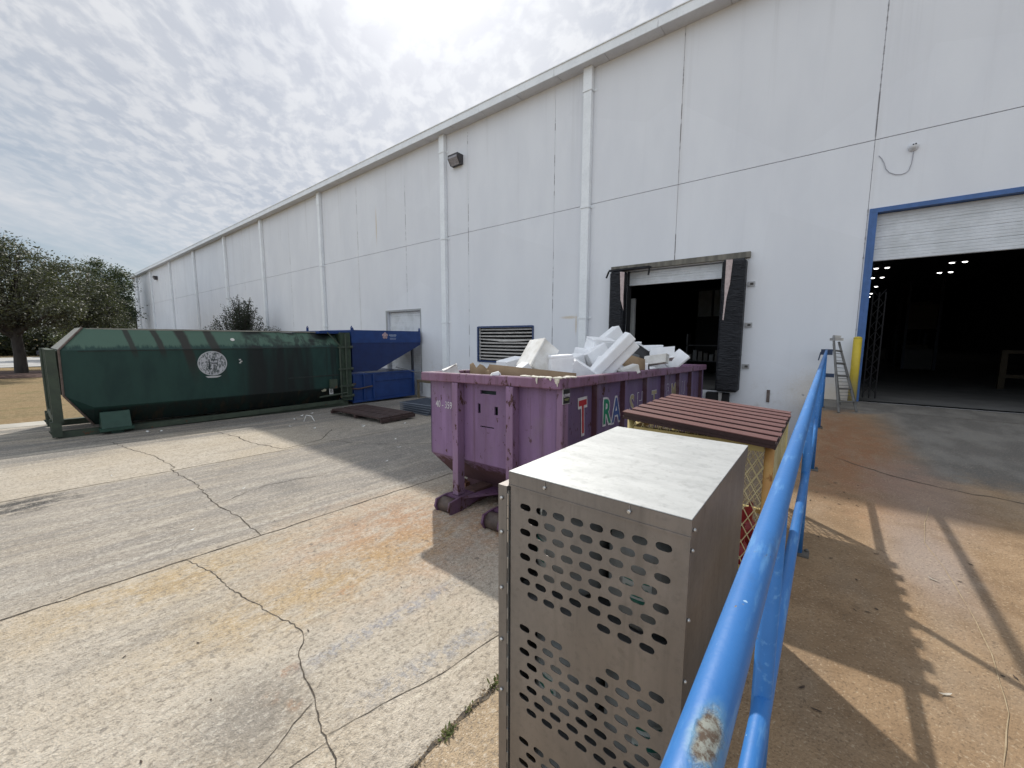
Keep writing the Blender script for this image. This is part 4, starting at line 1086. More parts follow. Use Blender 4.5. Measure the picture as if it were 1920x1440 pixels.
# ---------------------------------------------------------------- blue compactor
BLU = paint('blue_paint', (.008, .043, .185), (.006, .032, .145), 3, .42)
BLUD = paint('blue_chute_paint', (.0035, .020, .105), (.003, .016, .085), 3, .42)
bc = thing('compactor', 'bright blue compactor with a sloping hopper, coupled to the green container', 'compactor', (-14.8, 9.3, -1.2))
BX = -13.66
b = B()
b.bb(BX - 2.3, BX - 2.24, 7.82, 10.98, 1.13, 1.60); b.bb(BX - .06, BX, 7.82, 10.98, 1.13, 1.60); b.bb(BX - 2.239, BX - .061, 7.82, 7.87, 1.13, 1.60); b.bb(BX - 2.239, BX - .061, 10.93, 10.98, 1.13, 1.60)
b.bb(BX - 2.2, BX - .1, 6.7, 7.81, 1.46, 1.55)
part(b, 'hopper_band', BLU, bc, False)
b = B()
pr = [(7.83, 1.129), (10.97, 1.129), (10.97, 1.03), (8.85, .05), (7.83, .05)]
b.prism(pr, 'x', BX - .055, BX - .012); b.prism(pr, 'x', BX - 2.29, BX - 2.245)
b.hull([(BX - 2.244, 10.97, 1.03), (BX - .056, 10.97, 1.03), (BX - 2.244, 8.85, .05), (BX - .056, 8.85, .05), (BX - 2.244, 10.93, 1.03), (BX - .056, 10.93, 1.03), (BX - 2.244, 8.81, .05), (BX - .056, 8.81, .05)])
b.bb(BX - 2.244, BX - .056, 7.83, 7.87, .05, 1.129)
part(b, 'hopper_chute', BLUD, bc, False)
b = B()
for (yy, xx) in ((7.86, BX - .03), (9.2, BX - 2.27), (10.94, BX - .03), (7.0, BX - 1.6)):
    b.bb(xx - .02, xx + .02, yy - .035, yy + .035, 1.55, 1.68); b.tube([(xx, yy - .03, 1.68), (xx, yy, 1.74), (xx, yy + .03, 1.68)], .016, 6)
part(b, 'lifting_lug', BLU, bc, False)
b = B(); b.bb(BX - 2.2, BX - .06, 7.80, 10.62, -1.06, -.06); part(b, 'ram_box', BLU, bc, False)
b = B()
for z0, z1 in ((-.075, -.02), (-.60, -.56), (-1.10, -1.04)): b.bb(BX - .059, BX - .01, 7.80, 10.62 if z0 > -.2 or z0 < -1 else 8.75, z0, z1)
b.bb(BX - .058, BX - .02, 8.8, 10.6, -.36, -.33)
for yy in (7.86, 8.28, 8.68): b.bb(BX - .058, BX - .004, yy - .03, yy + .03, -1.039, -.076)
b.bb(BX - .058, BX - .008, 10.56, 10.62, -1.039, -.076)
part(b, 'stiffener', paint('blue_stiffener', (.010, .045, .19), (.008, .036, .15), 3, .45), bc, False)
b = B(); b.tube([(BX + .02, 7.5, -.50), (BX + .04, 8.0, -.58), (BX + .02, 8.6, -.52)], .03, 6); b.tube([(BX + .03, 7.55, -.42), (BX + .03, 7.9, -.38)], .035, 6); part(b, 'ratchet_binder', paint('rusty_binder', (.10, .06, .05), (.05, .05, .06), 8, .7), bc, False)
b = B(); b.bb(BX - .12, BX - .04, 10.55, 10.63, -.06, 1.12); part(b, 'support_leg', flat('black_leg', (.02, .022, .03), .5), bc, False)
b = B(); b.tube([(BX - .3, 9.9, .12), (BX - .05, 10.2, .02), (BX + .02, 10.7, -.14), (BX + .05, 11.1, -.16)], .018, 6); part(b, 'hose', flat('grey_hose', (.20, .20, .21), .5), bc, False)
b = B()
for k in range(5):
    a = math.pi / 2 + k * 2 * math.pi / 5
    b.lathe([(.018, 0), (.058, 0), (.058, .004), (.018, .004)], (BX + .003, 9.24 + .075 * math.cos(a), 1.40 + .075 * math.sin(a)), 12, mtx=Matrix.Rotation(rad(90), 4, 'Y'))
b.lathe([(.03, 0), (.062, 0), (.062, .006), (.03, .006)], (BX + .003, 9.24, 1.40), 12, mtx=Matrix.Rotation(rad(90), 4, 'Y'))
part(b, 'flower_emblem', paint('pink_emblem', (.50, .36, .38), (.40, .27, .30), 30, .6), bc, False)
b = B()                                      # unreadable rows of small white lettering
rng = random.Random(4)
for z, y0, y1, h in ((1.405, 9.42, 9.76, .05), (1.355, 9.48, 9.72, .022), (1.285, 9.46, 9.74, .018), (1.255, 9.46, 9.72, .018)):
    y = y0
    while y < y1:
        l = rng.uniform(.018, .035); b.bb(BX + .003, BX + .006, y, y + l, z, z + h * rng.uniform(.75, 1)); y += l + .008
part(b, 'small_lettering', flat('pale_blue_lettering', (.36, .42, .55), .6), bc, False)

# ---------------------------------------------------------------- things lying by the compactor
BRN = paint('dark_brown_slats', (.06, .035, .032), (.042, .025, .023), 4, .7)
t = thing('slatted_panel', 'dark brown slatted steel panel lying on blocks beside the blue compactor', 'panel', (-11.1, 6.95, -1.0), (0, 0, rad(3)))
for (y0, y1) in ((-.60, -.225), (-.185, .185), (.225, .60)):
    b = B(); b.bb(-1.25, 1.25, y0, y1, -.005, .03)
    for k in range(3): b.bb(-1.25, 1.25, y0 + .01 + k * .125, y0 + .10 + k * .125, .031, .045)
    part(b, 'slat', BRN, t)
b = B(); b.bb(-1.3, -1.22, -.62, .62, -.10, -.006); b.bb(1.22, 1.3, -.62, .62, -.10, -.006); b.bb(-.04, .04, -.62, .62, -.10, -.006); part(b, 'bearer', BRN, t)
b = B(); b.bb(-12.1, -11.85, 6.5, 6.9, -1.13, -1.09, bev=.005); solo(b, 'wood_offcut', WOOD, 'grey wood offcut under the edge of the brown slatted panel', 'wood offcut')
WIRE = flat('blue_grey_wire', (.13, .155, .20), .5, .2)
for k in range(5):
    t = thing('wire_shelf_panel', ('lowest', 'second lowest', 'middle', 'second highest', 'top')[k] + ' grey wire shelf panel in the stack left of the dumpster', 'wire panel', (-10.55 + .05 * k, 8.75 - .03 * k, -1.16 + .08 * k), (0, 0, rad(-3 + 2 * k)), 'stacked wire shelf panels')
    b = B()
    for q in range(31): b.bb(-.75 + q * .05 - .003, -.75 + q * .05 + .003, -.6, .6, .02, .03)
    for q in range(9): b.bb(-.75, .75, -.6 + q * .15 - .004, -.6 + q * .15 + .004, .012, .019)
    for q in range(31): b.bb(-.75 + q * .05 - .003, -.75 + q * .05 + .003, -.612, -.604, -.04, .03)
    part(b, 'wire_mesh', WIRE, t)
    for yy in (-.608, .608):
        b = B(); b.tube([(-.76, yy, .035), (.76, yy, .035)], .007, 5); part(b, 'edge_wire', flat('bright_wire', (.30, .33, .38), .4, .2), t)
t = thing('guard_rail', 'short dull tan steel guard rail standing against the wall behind the dumpster', 'guard rail', (-13.3, 10.72, -1.2))
TANP = paint('dull_tan_paint', (.17, .14, .09), (.11, .09, .06), 5, .6, rust=.2)
for xx in (-.25, .95):
    b = B(); b.bb(xx - .04, xx + .04, -.04, .04, 0, .66); part(b, 'post', TANP, t)
b = B(); b.bb(-.29, .99, -.05, .05, .661, .76); part(b, 'rail', TANP, t)
# ---------------------------------------------------------------- steel gas cabinet
def metal(name, c, c2, rough, streak=(1, 1, 1), bmp=.05):
    g = mat(name, rough, .75, .5)
    o = g.obj(); a = g.noise(g.sc(o, streak), 5, 6, .65); f = g.noise(g.sc(o, (1, 1, .2)), 60, 3, .6); s = g.noise(o, 34, 4, .7)
    col = g.mix(g.ramp(a, .3, .7), c, c2)
    col = g.mix(g.math('MULTIPLY', g.ramp(s, .5, .72), .35), col, tuple(x * .72 for x in c2))
    dr_ = g.noise(g.sc(o, (9, 9, .45)), 2.0, 5, .65); sm = g.noise(o, 2.2, 5, .65)
    col = g.mix(g.math('MULTIPLY', g.ramp(dr_, .52, .70), .30), col, tuple(x * .55 for x in c2))
    col = g.mix(g.math('MULTIPLY', g.ramp(sm, .54, .72), .28), col, tuple(min(1, x * 1.45) for x in c))
    sp_ = g.noise(o, 26, 2, .4); col = g.mix(g.math('MULTIPLY', g.ramp(sp_, .70, .73), .18), col, (.12, .10, .085))
    g.put(g.b.inputs['Base Color'], col)
    g.put(g.b.inputs['Roughness'], g.mixv(g.math('MULTIPLY_ADD', sm, .6, g.math('MULTIPLY', s, .4)), rough - .16, rough + .18))
    bump(g, g.math('ADD', f, s), .002, bmp)
    return g.m
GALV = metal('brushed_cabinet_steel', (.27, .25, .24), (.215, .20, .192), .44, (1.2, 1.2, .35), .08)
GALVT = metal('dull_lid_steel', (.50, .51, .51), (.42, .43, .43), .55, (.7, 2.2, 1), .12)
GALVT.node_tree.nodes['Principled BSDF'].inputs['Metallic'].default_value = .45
BOLT = flat('bolt_steel', (.55, .54, .52), .3, .8)
CX0, CX1, CY0, CY1, CZ0, CZ1 = -1.020, -.297, 1.285, 2.385, -1.03, .742
LT = CZ1
cb = thing('gas_cabinet', 'tall steel gas cylinder cabinet with slotted front, standing beside the blue railing', 'cabinet', ((CX0 + CX1) / 2, (CY0 + CY1) / 2, CZ0), (0, 0, rad(0.)))
def slotted(x0, x1, z0, z1, ys, slots):
    """flat sheet in the xz plane with real stadium slots"""
    bm = bmesh.new(); es = []
    def loop(ps):
        vs = [bm.verts.new((p[0], ys, p[1])) for p in ps]
        for i in range(len(vs)): es.append(bm.edges.new((vs[i], vs[(i + 1) % len(vs)])))
    loop([(x0, z0), (x1, z0), (x1, z1), (x0, z1)])
    for (cx, cz, hw, hh) in slots:
        ps = []
        for k in range(6): t = -math.pi / 2 + math.pi * k / 5; ps.append((cx + hw - hh + hh * math.cos(t), cz + hh * math.sin(t)))
        for k in range(6): t = math.pi / 2 + math.pi * k / 5; ps.append((cx - hw + hh + hh * math.cos(t), cz + hh * math.sin(t)))
        loop(ps)
    bmesh.ops.triangle_fill(bm, use_beauty=True, use_dissolve=False, edges=es)
    return bm
slots = []
for r_ in range(28):
    k = r_ % 10
    if k > 7: continue
    for c in range(15):
        if (r_ + c) % 2: continue
        if (r_, c) in ((7, 7), (10, 6), (10, 8), (11, 7)) or (r_ >= 20 and 5 < c < 9 and k < 3): continue
        slots.append((-.940 + .0404 * c, .600 + .0014 * c - .0547 * r_, .0272, .0140))
bm = slotted(CX0 + .002, CX1 - .002, CZ0 + .05, .70, CY0, slots)
b = B(); b.bm.free(); b.bm = bm
fp = part(b, 'front_panel', GALV, cb, False)
s = fp.modifiers.new('thick', 'SOLIDIFY'); s.thickness = .003; s.offset = 0
b = B(); b.bb(CX1 - .004, CX1, CY0 + .004, CY1, CZ0 + .05, .715); part(b, 'side_panel', GALV, cb, False)
b = B(); b.bb(CX0, CX1, CY1 - .003, CY1 + .002, CZ0 + .05, .715); part(b, 'back_panel', GALV, cb, False)
b = B(); b.bb(CX1 - .028, CX1 + .003, CY0 - .0035, CY0 - .002, CZ0 + .05, .694); b.bb(CX1 + .0005, CX1 + .003, CY0 - .002, CY0 + .024, CZ0 + .05, .694); part(b, 'corner_angle', GALV, cb, False)
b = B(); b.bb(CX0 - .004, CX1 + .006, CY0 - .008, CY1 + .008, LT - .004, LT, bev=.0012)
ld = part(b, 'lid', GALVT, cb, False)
b = B(); b.bb(CX0 - .004, CX1 + .006, CY0 - .008, CY0 - .005, LT - .061, LT - .0045); b.bb(CX0 - .004, CX1 + .006, CY0 - .0105, CY0 - .0085, LT - .064, LT - .058); b.bb(CX1 + .004, CX1 + .006, CY0 - .005, CY1 + .008, LT - .064, LT - .0045); b.bb(CX0 - .004, CX0 - .002, CY0 - .005, CY1 + .008, LT - .061, LT - .0045)
part(b, 'lid_flange', GALV, ld, False)
b = B()
for xx in (-.840, -.492):
    b.lathe([(.008, 0), (.008, .006), (.005, .010)], (xx, CY0 - .0075, LT - .030), 8, mtx=Matrix.Rotation(rad(90), 4, 'X')); b.tube([(xx, CY0 - .011, LT - .028), (xx, CY0 - .011, LT - .008)], .0016, 5)
for z in (.70, .63, .39, .17, -.07, -.31):
    b.lathe([(.007, 0), (.007, .005), (.003, .009)], (CX1 + .0065 if z > .66 else CX1 + .004, CY0 + .014, z), 8, mtx=Matrix.Rotation(rad(90), 4, 'Y'))
part(b, 'screw', BOLT, cb, False)
for z in (-.98, -.395, .18):
    b = B(); b.bb(CX0 + .01, CX1 - .01, CY0 + .01, CY1 - .01, z, z + .02); part(b, 'shelf', paint('shelf_steel', (.20, .20, .20), (.14, .14, .14), 5, .5, .4), cb, False)
b = B(); b.bb(CX0 + .0, CX0 + .05, CY0 + .01, CY0 + .06, CZ0, CZ0 + .05); b.bb(CX1 - .05, CX1, CY0 + .01, CY0 + .06, CZ0, CZ0 + .05); b.bb(CX0 + .0, CX0 + .05, CY1 - .06, CY1 - .01, CZ0, CZ0 + .05); b.bb(CX1 - .05, CX1, CY1 - .06, CY1 - .01, CZ0, CZ0 + .05)
part(b, 'foot', GALV, cb, False)
# the door is hung on the left and shows as a narrow leaf, hinge knuckles along the gap
b = B(); b.bb(CX0 - .060, CX0 - .014, CY0 - .010, CY1 - .05, CZ0 + .08, .672); dr = part(b, 'door', GALV, cb, False)
b = B(); b.bb(CX0 - .0135, CX0 - .009, CY0 - .004, CY0 + .01, -.9, .65)
z = -.9
while z < .64:
    b.tube([(CX0 - .0095, CY0 - .006, z), (CX0 - .0095, CY0 - .006, z + .052)], .0042, 6); z += .056 if z > .3 else .12
part(b, 'hinge', BOLT, dr, False)
b = B()
for z in (.615, .46, .20, -.05, -.3):
    b.lathe([(.009, 0), (.009, .005), (.004, .010)], (CX0 - .040, CY0 - .0105, z), 8, mtx=Matrix.Rotation(rad(90), 4, 'X'))
part(b, 'rivet', BOLT, dr, False)
# cylinders on the two upper shelves
CYLM = paint('pale_grey_cylinder', (.50, .51, .50), (.40, .41, .41), 3, .4)
CYLW = paint('white_cylinder', (.34, .35, .345), (.26, .27, .27), 3, .45)
BRASS = flat('brass_valve', (.40, .33, .18), .35, .8)
gcyl = {}
def cylinder(name, label, loc, m, group, h=.40, r=.155, key='w', label_sheet=True):
    t = thing(name, label, 'gas cylinder', loc, (0, 0, 0), group)
    b = B(); b.lathe([(.10, 0), (.11, .02), (r * .95, .04), (r, .07), (r, h - .10), (r * .93, h - .05), (r * .7, h - .015), (.045, h), (.03, h + .02)], (0, 0, 0), 24); part(b, 'tank', m, t)
    b = B()
    for k in range(10):
        if k in (4, 5): continue
        a0, a1 = 2 * math.pi * (k - 2.5) / 10, 2 * math.pi * (k - 1.55) / 10
        q = [(.10 * math.cos(a), .10 * math.sin(a)) for a in (a0, a1)]; q2 = [(.096 * math.cos(a), .096 * math.sin(a)) for a in (a1, a0)]
        b.prism(q + q2, 'z', h - .03, h + .10)
    part(b, 'collar', m, t)
    b = B(); b.lathe([(.018, 0), (.018, .03), (.026, .032), (.026, .06), (.01, .07)], (0, 0, h + .018), 10); b.tube([(0, 0, h + .045), (0, -.05, h + .045)], .012, 8); part(b, 'valve', BRASS, t)
    if label_sheet:
        b = B(); pts = []
        for k in range(7): a = -math.pi / 2 - .35 + .7 * k / 6; pts.append(((r + .0015) * math.cos(a), (r + .0015) * math.sin(a)))
        for A_, C_ in zip(pts, pts[1:]): b.poly([(A_[0], A_[1], .12), (C_[0], C_[1], .12), (C_[0], C_[1], .25), (A_[0], A_[1], .25)])
        lb = part(b, 'warning_label', flat('label_white', (.62, .66, .64), .5), t)
        b = B()
        for z, w_ in ((.225, .3), (.19, .26), (.17, .2), (.145, .28)):
            q = [((r + .0028) * math.cos(-math.pi / 2 + u), (r + .0028) * math.sin(-math.pi / 2 + u)) for u in (-w_, -w_ * .4, w_ * .3, w_)]
            for A_, C_ in zip(q, q[1:]): b.poly([(A_[0], A_[1], z), (C_[0], C_[1], z), (C_[0], C_[1], z + .016), (A_[0], A_[1], z + .016)])
        part(b, 'label_marks', flat('label_teal', (.03, .20, .16), .5), lb)
    return t
first = None
for lv, zz_ in ((0, .202), (1, -.374), (2, -.959)):
    for iy, yy in enumerate((1.49, 1.82, 2.15)):
        for ix, xx in enumerate((-.83, -.485)):
            if lv == 2 and iy > 0: continue
            lab = 'pale gas cylinder on the %s shelf of the slotted cabinet, %s, %s' % (('top', 'middle', 'bottom')[lv], ('front row', 'second row', 'back row')[iy], ('left', 'right')[ix])
            if first is None:
                first = o = cylinder('gas_cylinder', lab, (xx, yy, zz_), CYLW, 'gas cylinders in the slotted cabinet')
            else:
                o = copy_tree(first); o['label'] = lab
            o.location = (xx, yy, zz_); o.rotation_euler = (0, 0, rad((ix * 37 + iy * 61 + lv * 23) % 70 - 35))

# ---------------------------------------------------------------- yellow mesh cage with brown slatted roof
YEL = paint('cream_yellow_paint', (.52, .42, .17), (.45, .35, .14), 4, .55, rust=.22, rustc=(.30, .13, .03), rscale=3)
YELR = paint('rust_washed_yellow', (.50, .30, .09), (.42, .21, .06), 3, .6, rust=.45, rustc=(.30, .12, .03), rscale=4)
ROOFB = paint('brown_roof_metal', (.150, .062, .054), (.125, .05, .045), 4, .5, bmp=.05)
KX0, KX1, KY0, KY1 = -1.13, -.235, 2.90, 4.04
cg = thing('mesh_cage', 'cream yellow expanded mesh cage with a ribbed brown metal roof, behind the steel cabinet', 'cage', ((KX0 + KX1) / 2, (KY0 + KY1) / 2, -1.05))
b = B()
tilt = Matrix.Translation((-.675, 3.46, .70)) @ Matrix.Rotation(rad(4.0), 4, 'Y')
n = 8; pitch = 1.28 / n
EDGE_SHADE = paint('brown_edge_and_gap_shade', (.034, .012, .011), (.024, .009, .008), 5, .7)  # dark brown edges; also paints in the shade between the slats
b = B(); b.box((0, -.02, .0), (.945, 1.26, .006), mtx=tilt)
for k in range(-1, n - 1):
    b.box((0, -.672 + pitch * (k + 1) + .008, .016), (.945, .014, .028), mtx=tilt)  # dark risers: shade on the slat fronts, put in as colour
part(b, 'roof_sheet', EDGE_SHADE, cg, False)
rng = random.Random(8)
for k in range(n):                          # overlapping slats, each proud of the sheet below
    y = -.675 + pitch * k
    b = B(); b.box((rng.uniform(-.006, .006), y + .047, .034), (.965, .090, .006), (rad(2.0), 0, 0), mtx=tilt, bev=.0015)
    part(b, 'roof_slat', ROOFB, cg, False)
b = B()
b.box((0, -.672, -.008), (.955, .010, .018), mtx=tilt); b.box((0, .615, -.01), (.95, .008, .03), mtx=tilt)
b.box((-.478, -.03, -.012), (.010, 1.27, .022), mtx=tilt); b.box((.474, -.03, -.012), (.010, 1.27, .022), mtx=tilt)
part(b, 'roof_edge', EDGE_SHADE, cg, False)
for (xx, yy, m) in ((KX0, KY0, YEL), (KX1, KY0, YELR), (KX0, KY1, YEL), (KX1, KY1, YEL)):
    b = B(); b.tube([(xx, yy, -1.05), (xx, yy,   .668 - (xx + .69) * .07)], .027, 12); part(b, 'post', m, cg, False)
for (z, r_) in ((.625, .024), (-.22, .02), (-.98, .024)):
    for q in ((KX0 + .03, KX1 - .03, KY0 - r_, KY0 + r_), (KX0 + .03, KX1 - .03, KY1 - r_, KY1 + r_), (KX0 - r_, KX0 + r_, KY0 + .03, KY1 - .03), (KX1 - r_, KX1 + r_, KY0 + .03, KY1 - .03)):
        b = B(); b.bb(*q, z - r_, z + r_); part(b, 'crossbar', YEL, cg, False)
def diamond(b, o, ux, L, Hh, dx=.062, dz=.115, w=.0054):
    """expanded metal: two families of slanted strands clipped to the panel"""
    o = Vector(o); ux = Vector(ux); n_ = ux.cross(Vector((0, 0, 1)))
    for sgn in (1, -1):
        k = -int(Hh / dz) - 2
        while k * dx < L + Hh / dz * dx + dx:
            # line u = k*dx + sgn*(z/dz)*dx
            za, zb = 0., Hh
            u0 = k * dx; sl_ = sgn * dx / dz
            def cl(z): return u0 + sl_ * z
            # clip in u
            if sl_ > 0: za = max(za, (0 - u0) / sl_); zb = min(zb, (L - u0) / sl_)
            else: za = max(za, (L - u0) / sl_); zb = min(zb, (0 - u0) / sl_)
            if zb - za > .02:
                p0 = o + ux * cl(za) + Vector((0, 0, za)); p1 = o + ux * cl(zb) + Vector((0, 0, zb))
                d_ = (p1 - p0).normalized(); s_ = d_.cross(n_) * w; nn = n_ * .0022 * 1
                off = n_ * (.0012 * sgn)
                q = [b.bm.verts.new(p + s_ * a_ + nn * c_ + off) for p in (p0, p1) for a_, c_ in ((-.5, -1), (.5, -1), (.5, 1), (-.5, 1))]
                for f in ((0, 1, 5, 4), (1, 2, 6, 5), (2, 3, 7, 6), (3, 0, 4, 7)): b.bm.faces.new([q[i] for i in f])
            k += 1
YELM = paint('mesh_yellow_paint', (.60, .52, .30), (.46, .38, .19), 6, .6)
for (o_, ux, L) in (((KX0, KY0 - .01, -1.0), (1, 0, 0), KX1 - KX0), ((KX0, KY1 + .01, -1.0), (1, 0, 0), KX1 - KX0), ((KX1 + .01, KY0, -1.0), (0, 1, 0), KY1 - KY0), ((KX0 - .01, KY0, -1.0), (0, 1, 0), KY1 - KY0)):
    b = B(); diamond(b, o_, ux, L, 1.68); part(b, 'mesh_panel', YELM, cg, False)
REDM = paint('red_cylinder', (.36, .03, .03), (.26, .02, .025), 3, .4)
rc = None
for k, (xx, yy) in enumerate(((-.45, 3.05), (-.80, 3.12), (-.46, 3.50), (-.85, 3.6))):
    lab = ('red gas cylinder at the front right corner of the yellow mesh cage', 'red gas cylinder at the front left of the yellow mesh cage', 'red gas cylinder at the back right of the yellow mesh cage', 'red gas cylinder at the back left of the yellow mesh cage')[k]
    if rc is None: rc = o = cylinder('gas_cylinder', lab, (xx, yy, -1.03), REDM, 'red gas cylinders in the mesh cage', .95, .13, 'r', False)
    else: o = copy_tree(rc); o['label'] = lab
    o.location = (xx, yy, -1.03)

# ---------------------------------------------------------------- blue railing
g = mat('chipped_blue_paint', .46, 0, .4)
o_ = g.obj(); a = g.noise(g.sc(o_, (1, .3, 1)), 3, 5, .6); f = g.noise(o_, 60, 3, .6); ch = g.noise(g.sc(o_, (1.6, .7, 1.6)), 13, 5, .65); sc_ = g.noise(g.sc(o_, (3, .4, 3)), 16, 4, .6)
col = g.mix(g.ramp(a, .3, .7), (.036, .175, .47), (.028, .14, .39))
col = g.mix(g.math('MULTIPLY', g.ramp(sc_, .54, .72), .55), col, (.14, .33, .60))
gr_ = g.noise(g.sc(g.pos(), (1, .5, 1)), 9, 6, .72)
col = g.mix(g.math('MULTIPLY', g.ramp(gr_, .56, .70), .40), col, (.035, .095, .22))
big = g.blob(g.pos(), (-.064, .392, .902), (.012, .038, .05), .35, g.noise(o_, 34, 5, .7), .75)
rim_ = g.blob(g.pos(), (-.064, .392, .902), (.017, .05, .06), .5, g.noise(o_, 30, 4, .7), .6)
chip = g.math('MAXIMUM', g.ramp(ch, .685, .705), g.math('MULTIPLY', g.ramp(g.noise(g.sc(g.pos(), (1, .6, 1)), 26, 4, .7), .68, .71), .9))
col = g.mix(g.math('MULTIPLY', rim_, .6), col, (.16, .30, .36))
col = g.mix(g.math('MAXIMUM', chip, big), col, g.mix(g.ramp(g.noise(o_, 90, 4, .7), .4, .6), (.10, .07, .05), (.26, .27, .24)))
dot = g.ramp(g.noise(o_, 48, 2, .4), .78, .80)
col = g.mix(g.math('MULTIPLY', dot, .7), col, (.42, .60, .75))
g.put(g.b.inputs['Base Color'], col); g.put(g.b.inputs['Roughness'], g.mixv(g.math('MAXIMUM', chip, big), .46, .85)); bump(g, g.math('SUBTRACT', f, g.math('MULTIPLY', big, 3)), .0015, .4)
RAIL = g.m
rl = thing('railing', 'blue painted pipe railing along the edge of the loading ramp', 'railing', (-.05, 0, -.15))
rx = lambda y: -.0745 + .0062 * y
b = B(); b.tube([(rx(y), y, sz(y) + 1.075) for y in (-1.2, .3, 1.1, 3.2, 5.3, 7.7, 9.9, 10.9)], .0238, 20); part(b, 'top_rail', RAIL, rl, False)
b = B(); b.tube([(rx(y) + .004, y, sz(y) + .55) for y in (-1.2, .3, 1.1, 3.2, 5.3, 7.7, 9.9, 10.9)], .0215, 18); part(b, 'mid_rail', RAIL, rl, False)
for y in (-.95, 1.13, 3.2, 5.3, 7.7, 9.85):
    b = B(); b.tube([(rx(y) + (.0 if y < 3 else .018 * (y - 3.2) / 7), y, sz(y) - .01), (rx(y), y, sz(y) + 1.06)], .0225, 16); ps = part(b, 'post', RAIL, rl, False)
    b = B(); b.bb(rx(y) - .05, rx(y) + .06, y - .05, y + .05, sz(y) + .0, sz(y) + .012)
    for q in (-.035, .045): b.lathe([(.012, 0), (.012, .012), (.004, .018)], (rx(y) + q, y + .036, sz(y) + .012), 6)
    part(b, 'base_plate', paint('dull_base_plate', (.13, .12, .11), (.08, .07, .06), 9, .8), ps, False)
b = B(); b.bb(-.10, .10, 10.86, 10.93, .98, 1.10); b.bb(-.02, .16, 10.9, 10.96, .50, .58); b.tube([(-.1, 10.86, 1.04), (-.13, 10.84, .86)], .012, 6); part(b, 'end_bracket', flat('dark_blue_steel', (.03, .05, .10), .5), rl, False)

g = mat('worn_yellow_paint', .5, 0, .4); o_ = g.obj(); x = g.xyz(o_); a = g.noise(o_, 7, 5, .65)
col = g.mix(g.ramp(a, .3, .7), (.56, .42, .035), (.47, .35, .03))
col = g.mix(g.math('MULTIPLY', g.ramp(g.math('ADD', x[2], g.math('MULTIPLY', a, .5)), .95, .45), .6), col, (.45, .38, .20))
g.put(g.b.inputs['Base Color'], col)
t = thing('bollard', 'yellow steel bollard standing at the left jamb of the overhead door', 'bollard', (.485, 10.95, 0), (0, 0, 0))
b = B(); b.tube([(0, 0, -.01), (0, 0, 1.33)], .072, 20); part(b, 'pipe', g.m, t)
b = B(); b.lathe([(.072, 0), (.066, .02), (.04, .035), (.005, .04)], (0, 0, 1.331), 20); part(b, 'cap', g.m, t)

ALU = paint('dull_aluminium', (.17, .165, .155), (.11, .105, .10), 7, .5, .4)
t = thing('stepladder', 'old aluminium stepladder standing folded out at the end of the railing', 'ladder', (.19, 10.05, -.02))
feet = ((.06, -.72, 0), (.32, -.42, 0), (.10, .42, 0), (.36, .62, 0))
apex = (-.02, .0, 1.26)
b = B()
for f0, ap in ((feet[0], (-.10, -.12, 1.30)), (feet[1], (-.02, -.02, 1.28))):
    b.tube([f0, ap], .020, 6)
part(b, 'front_rail', ALU, t)
b = B()
for f0, ap in ((feet[2], (-.10, .0, 1.24)), (feet[3], (.0, .08, 1.22))):
    b.tube([f0, ap], .016, 6)
part(b, 'rear_rail', ALU, t)
for k in range(5):
    u = .14 + k * .18
    p0 = Vector(feet[0]).lerp(Vector((-.10, -.12, 1.30)), u); p1 = Vector(feet[1]).lerp(Vector((-.02, -.02, 1.28)), u)
    b = B(); b.tube([p0, p1], .018, 6); b.box((p0 + p1) / 2, ((p1 - p0).length * .9, .07, .012), (0, 0, math.atan2(p1.y - p0.y, p1.x - p0.x))); part(b, 'step', ALU, t)
b = B()
for k in range(14):
    u = .10 + k * .058
    p0 = Vector(feet[2]).lerp(Vector((-.10, .0, 1.24)), u); p1 = Vector(feet[3]).lerp(Vector((.0, .08, 1.22)), u); b.tube([p0, p1], .005, 5)
part(b, 'brace', ALU, t)
b = B(); b.box((-.06, -.03, 1.33), (.14, .20, .05), (0, 0, .4)); b.box((-.06, -.03, 1.38), (.10, .10, .05), (0, .1, .4)); part(b, 'top_cap', paint('bright_aluminium', (.45, .44, .42), (.30, .29, .28), 8, .35, .6), t)

# ---------------------------------------------------------------- trees and shrubs
def leaf_mat(name, c, c2, c3):
    g = mat(name, .55, 0, .4)
    P = g.pos(); a = g.noise(P, 1.3, 4, .6); f = g.noise(P, 9, 2, .5)
    col = g.mix(g.ramp(a, .3, .7), c, c2); col = g.mix(g.ramp(f, .55, .75), col, c3)
    g.put(g.b.inputs['Base Color'], col)
    tr = g.n('ShaderNodeBsdfTranslucent'); g.put(tr.inputs[0], g.mix(.5, col, (.16, .20, .05)))
    mx = g.n('ShaderNodeMixShader'); mx.inputs[0].default_value = .22
    outn = [n for n in g.nt.nodes if n.type == 'OUTPUT_MATERIAL'][0]
    g.nt.links.new(g.b.outputs[0], mx.inputs[1]); g.nt.links.new(tr.outputs[0], mx.inputs[2]); g.nt.links.new(mx.outputs[0], outn.inputs[0])
    return g.m
BARK = paint('grey_bark', (.055, .047, .042), (.03, .026, .024), 6, .95, streak=.3, bmp=.9)
LEAF1 = leaf_mat('oak_leaves', (.042, .048, .032), (.066, .068, .048), (.15, .15, .12))
LEAF2 = leaf_mat('pine_needles', (.030, .050, .028), (.05, .07, .038), (.085, .10, .06))
LEAF3 = leaf_mat('yellow_green_leaves', (.06, .075, .025), (.095, .105, .035), (.15, .15, .06))
LEAF4 = leaf_mat('dark_holly_leaves', (.022, .030, .022), (.035, .045, .032), (.09, .10, .085))
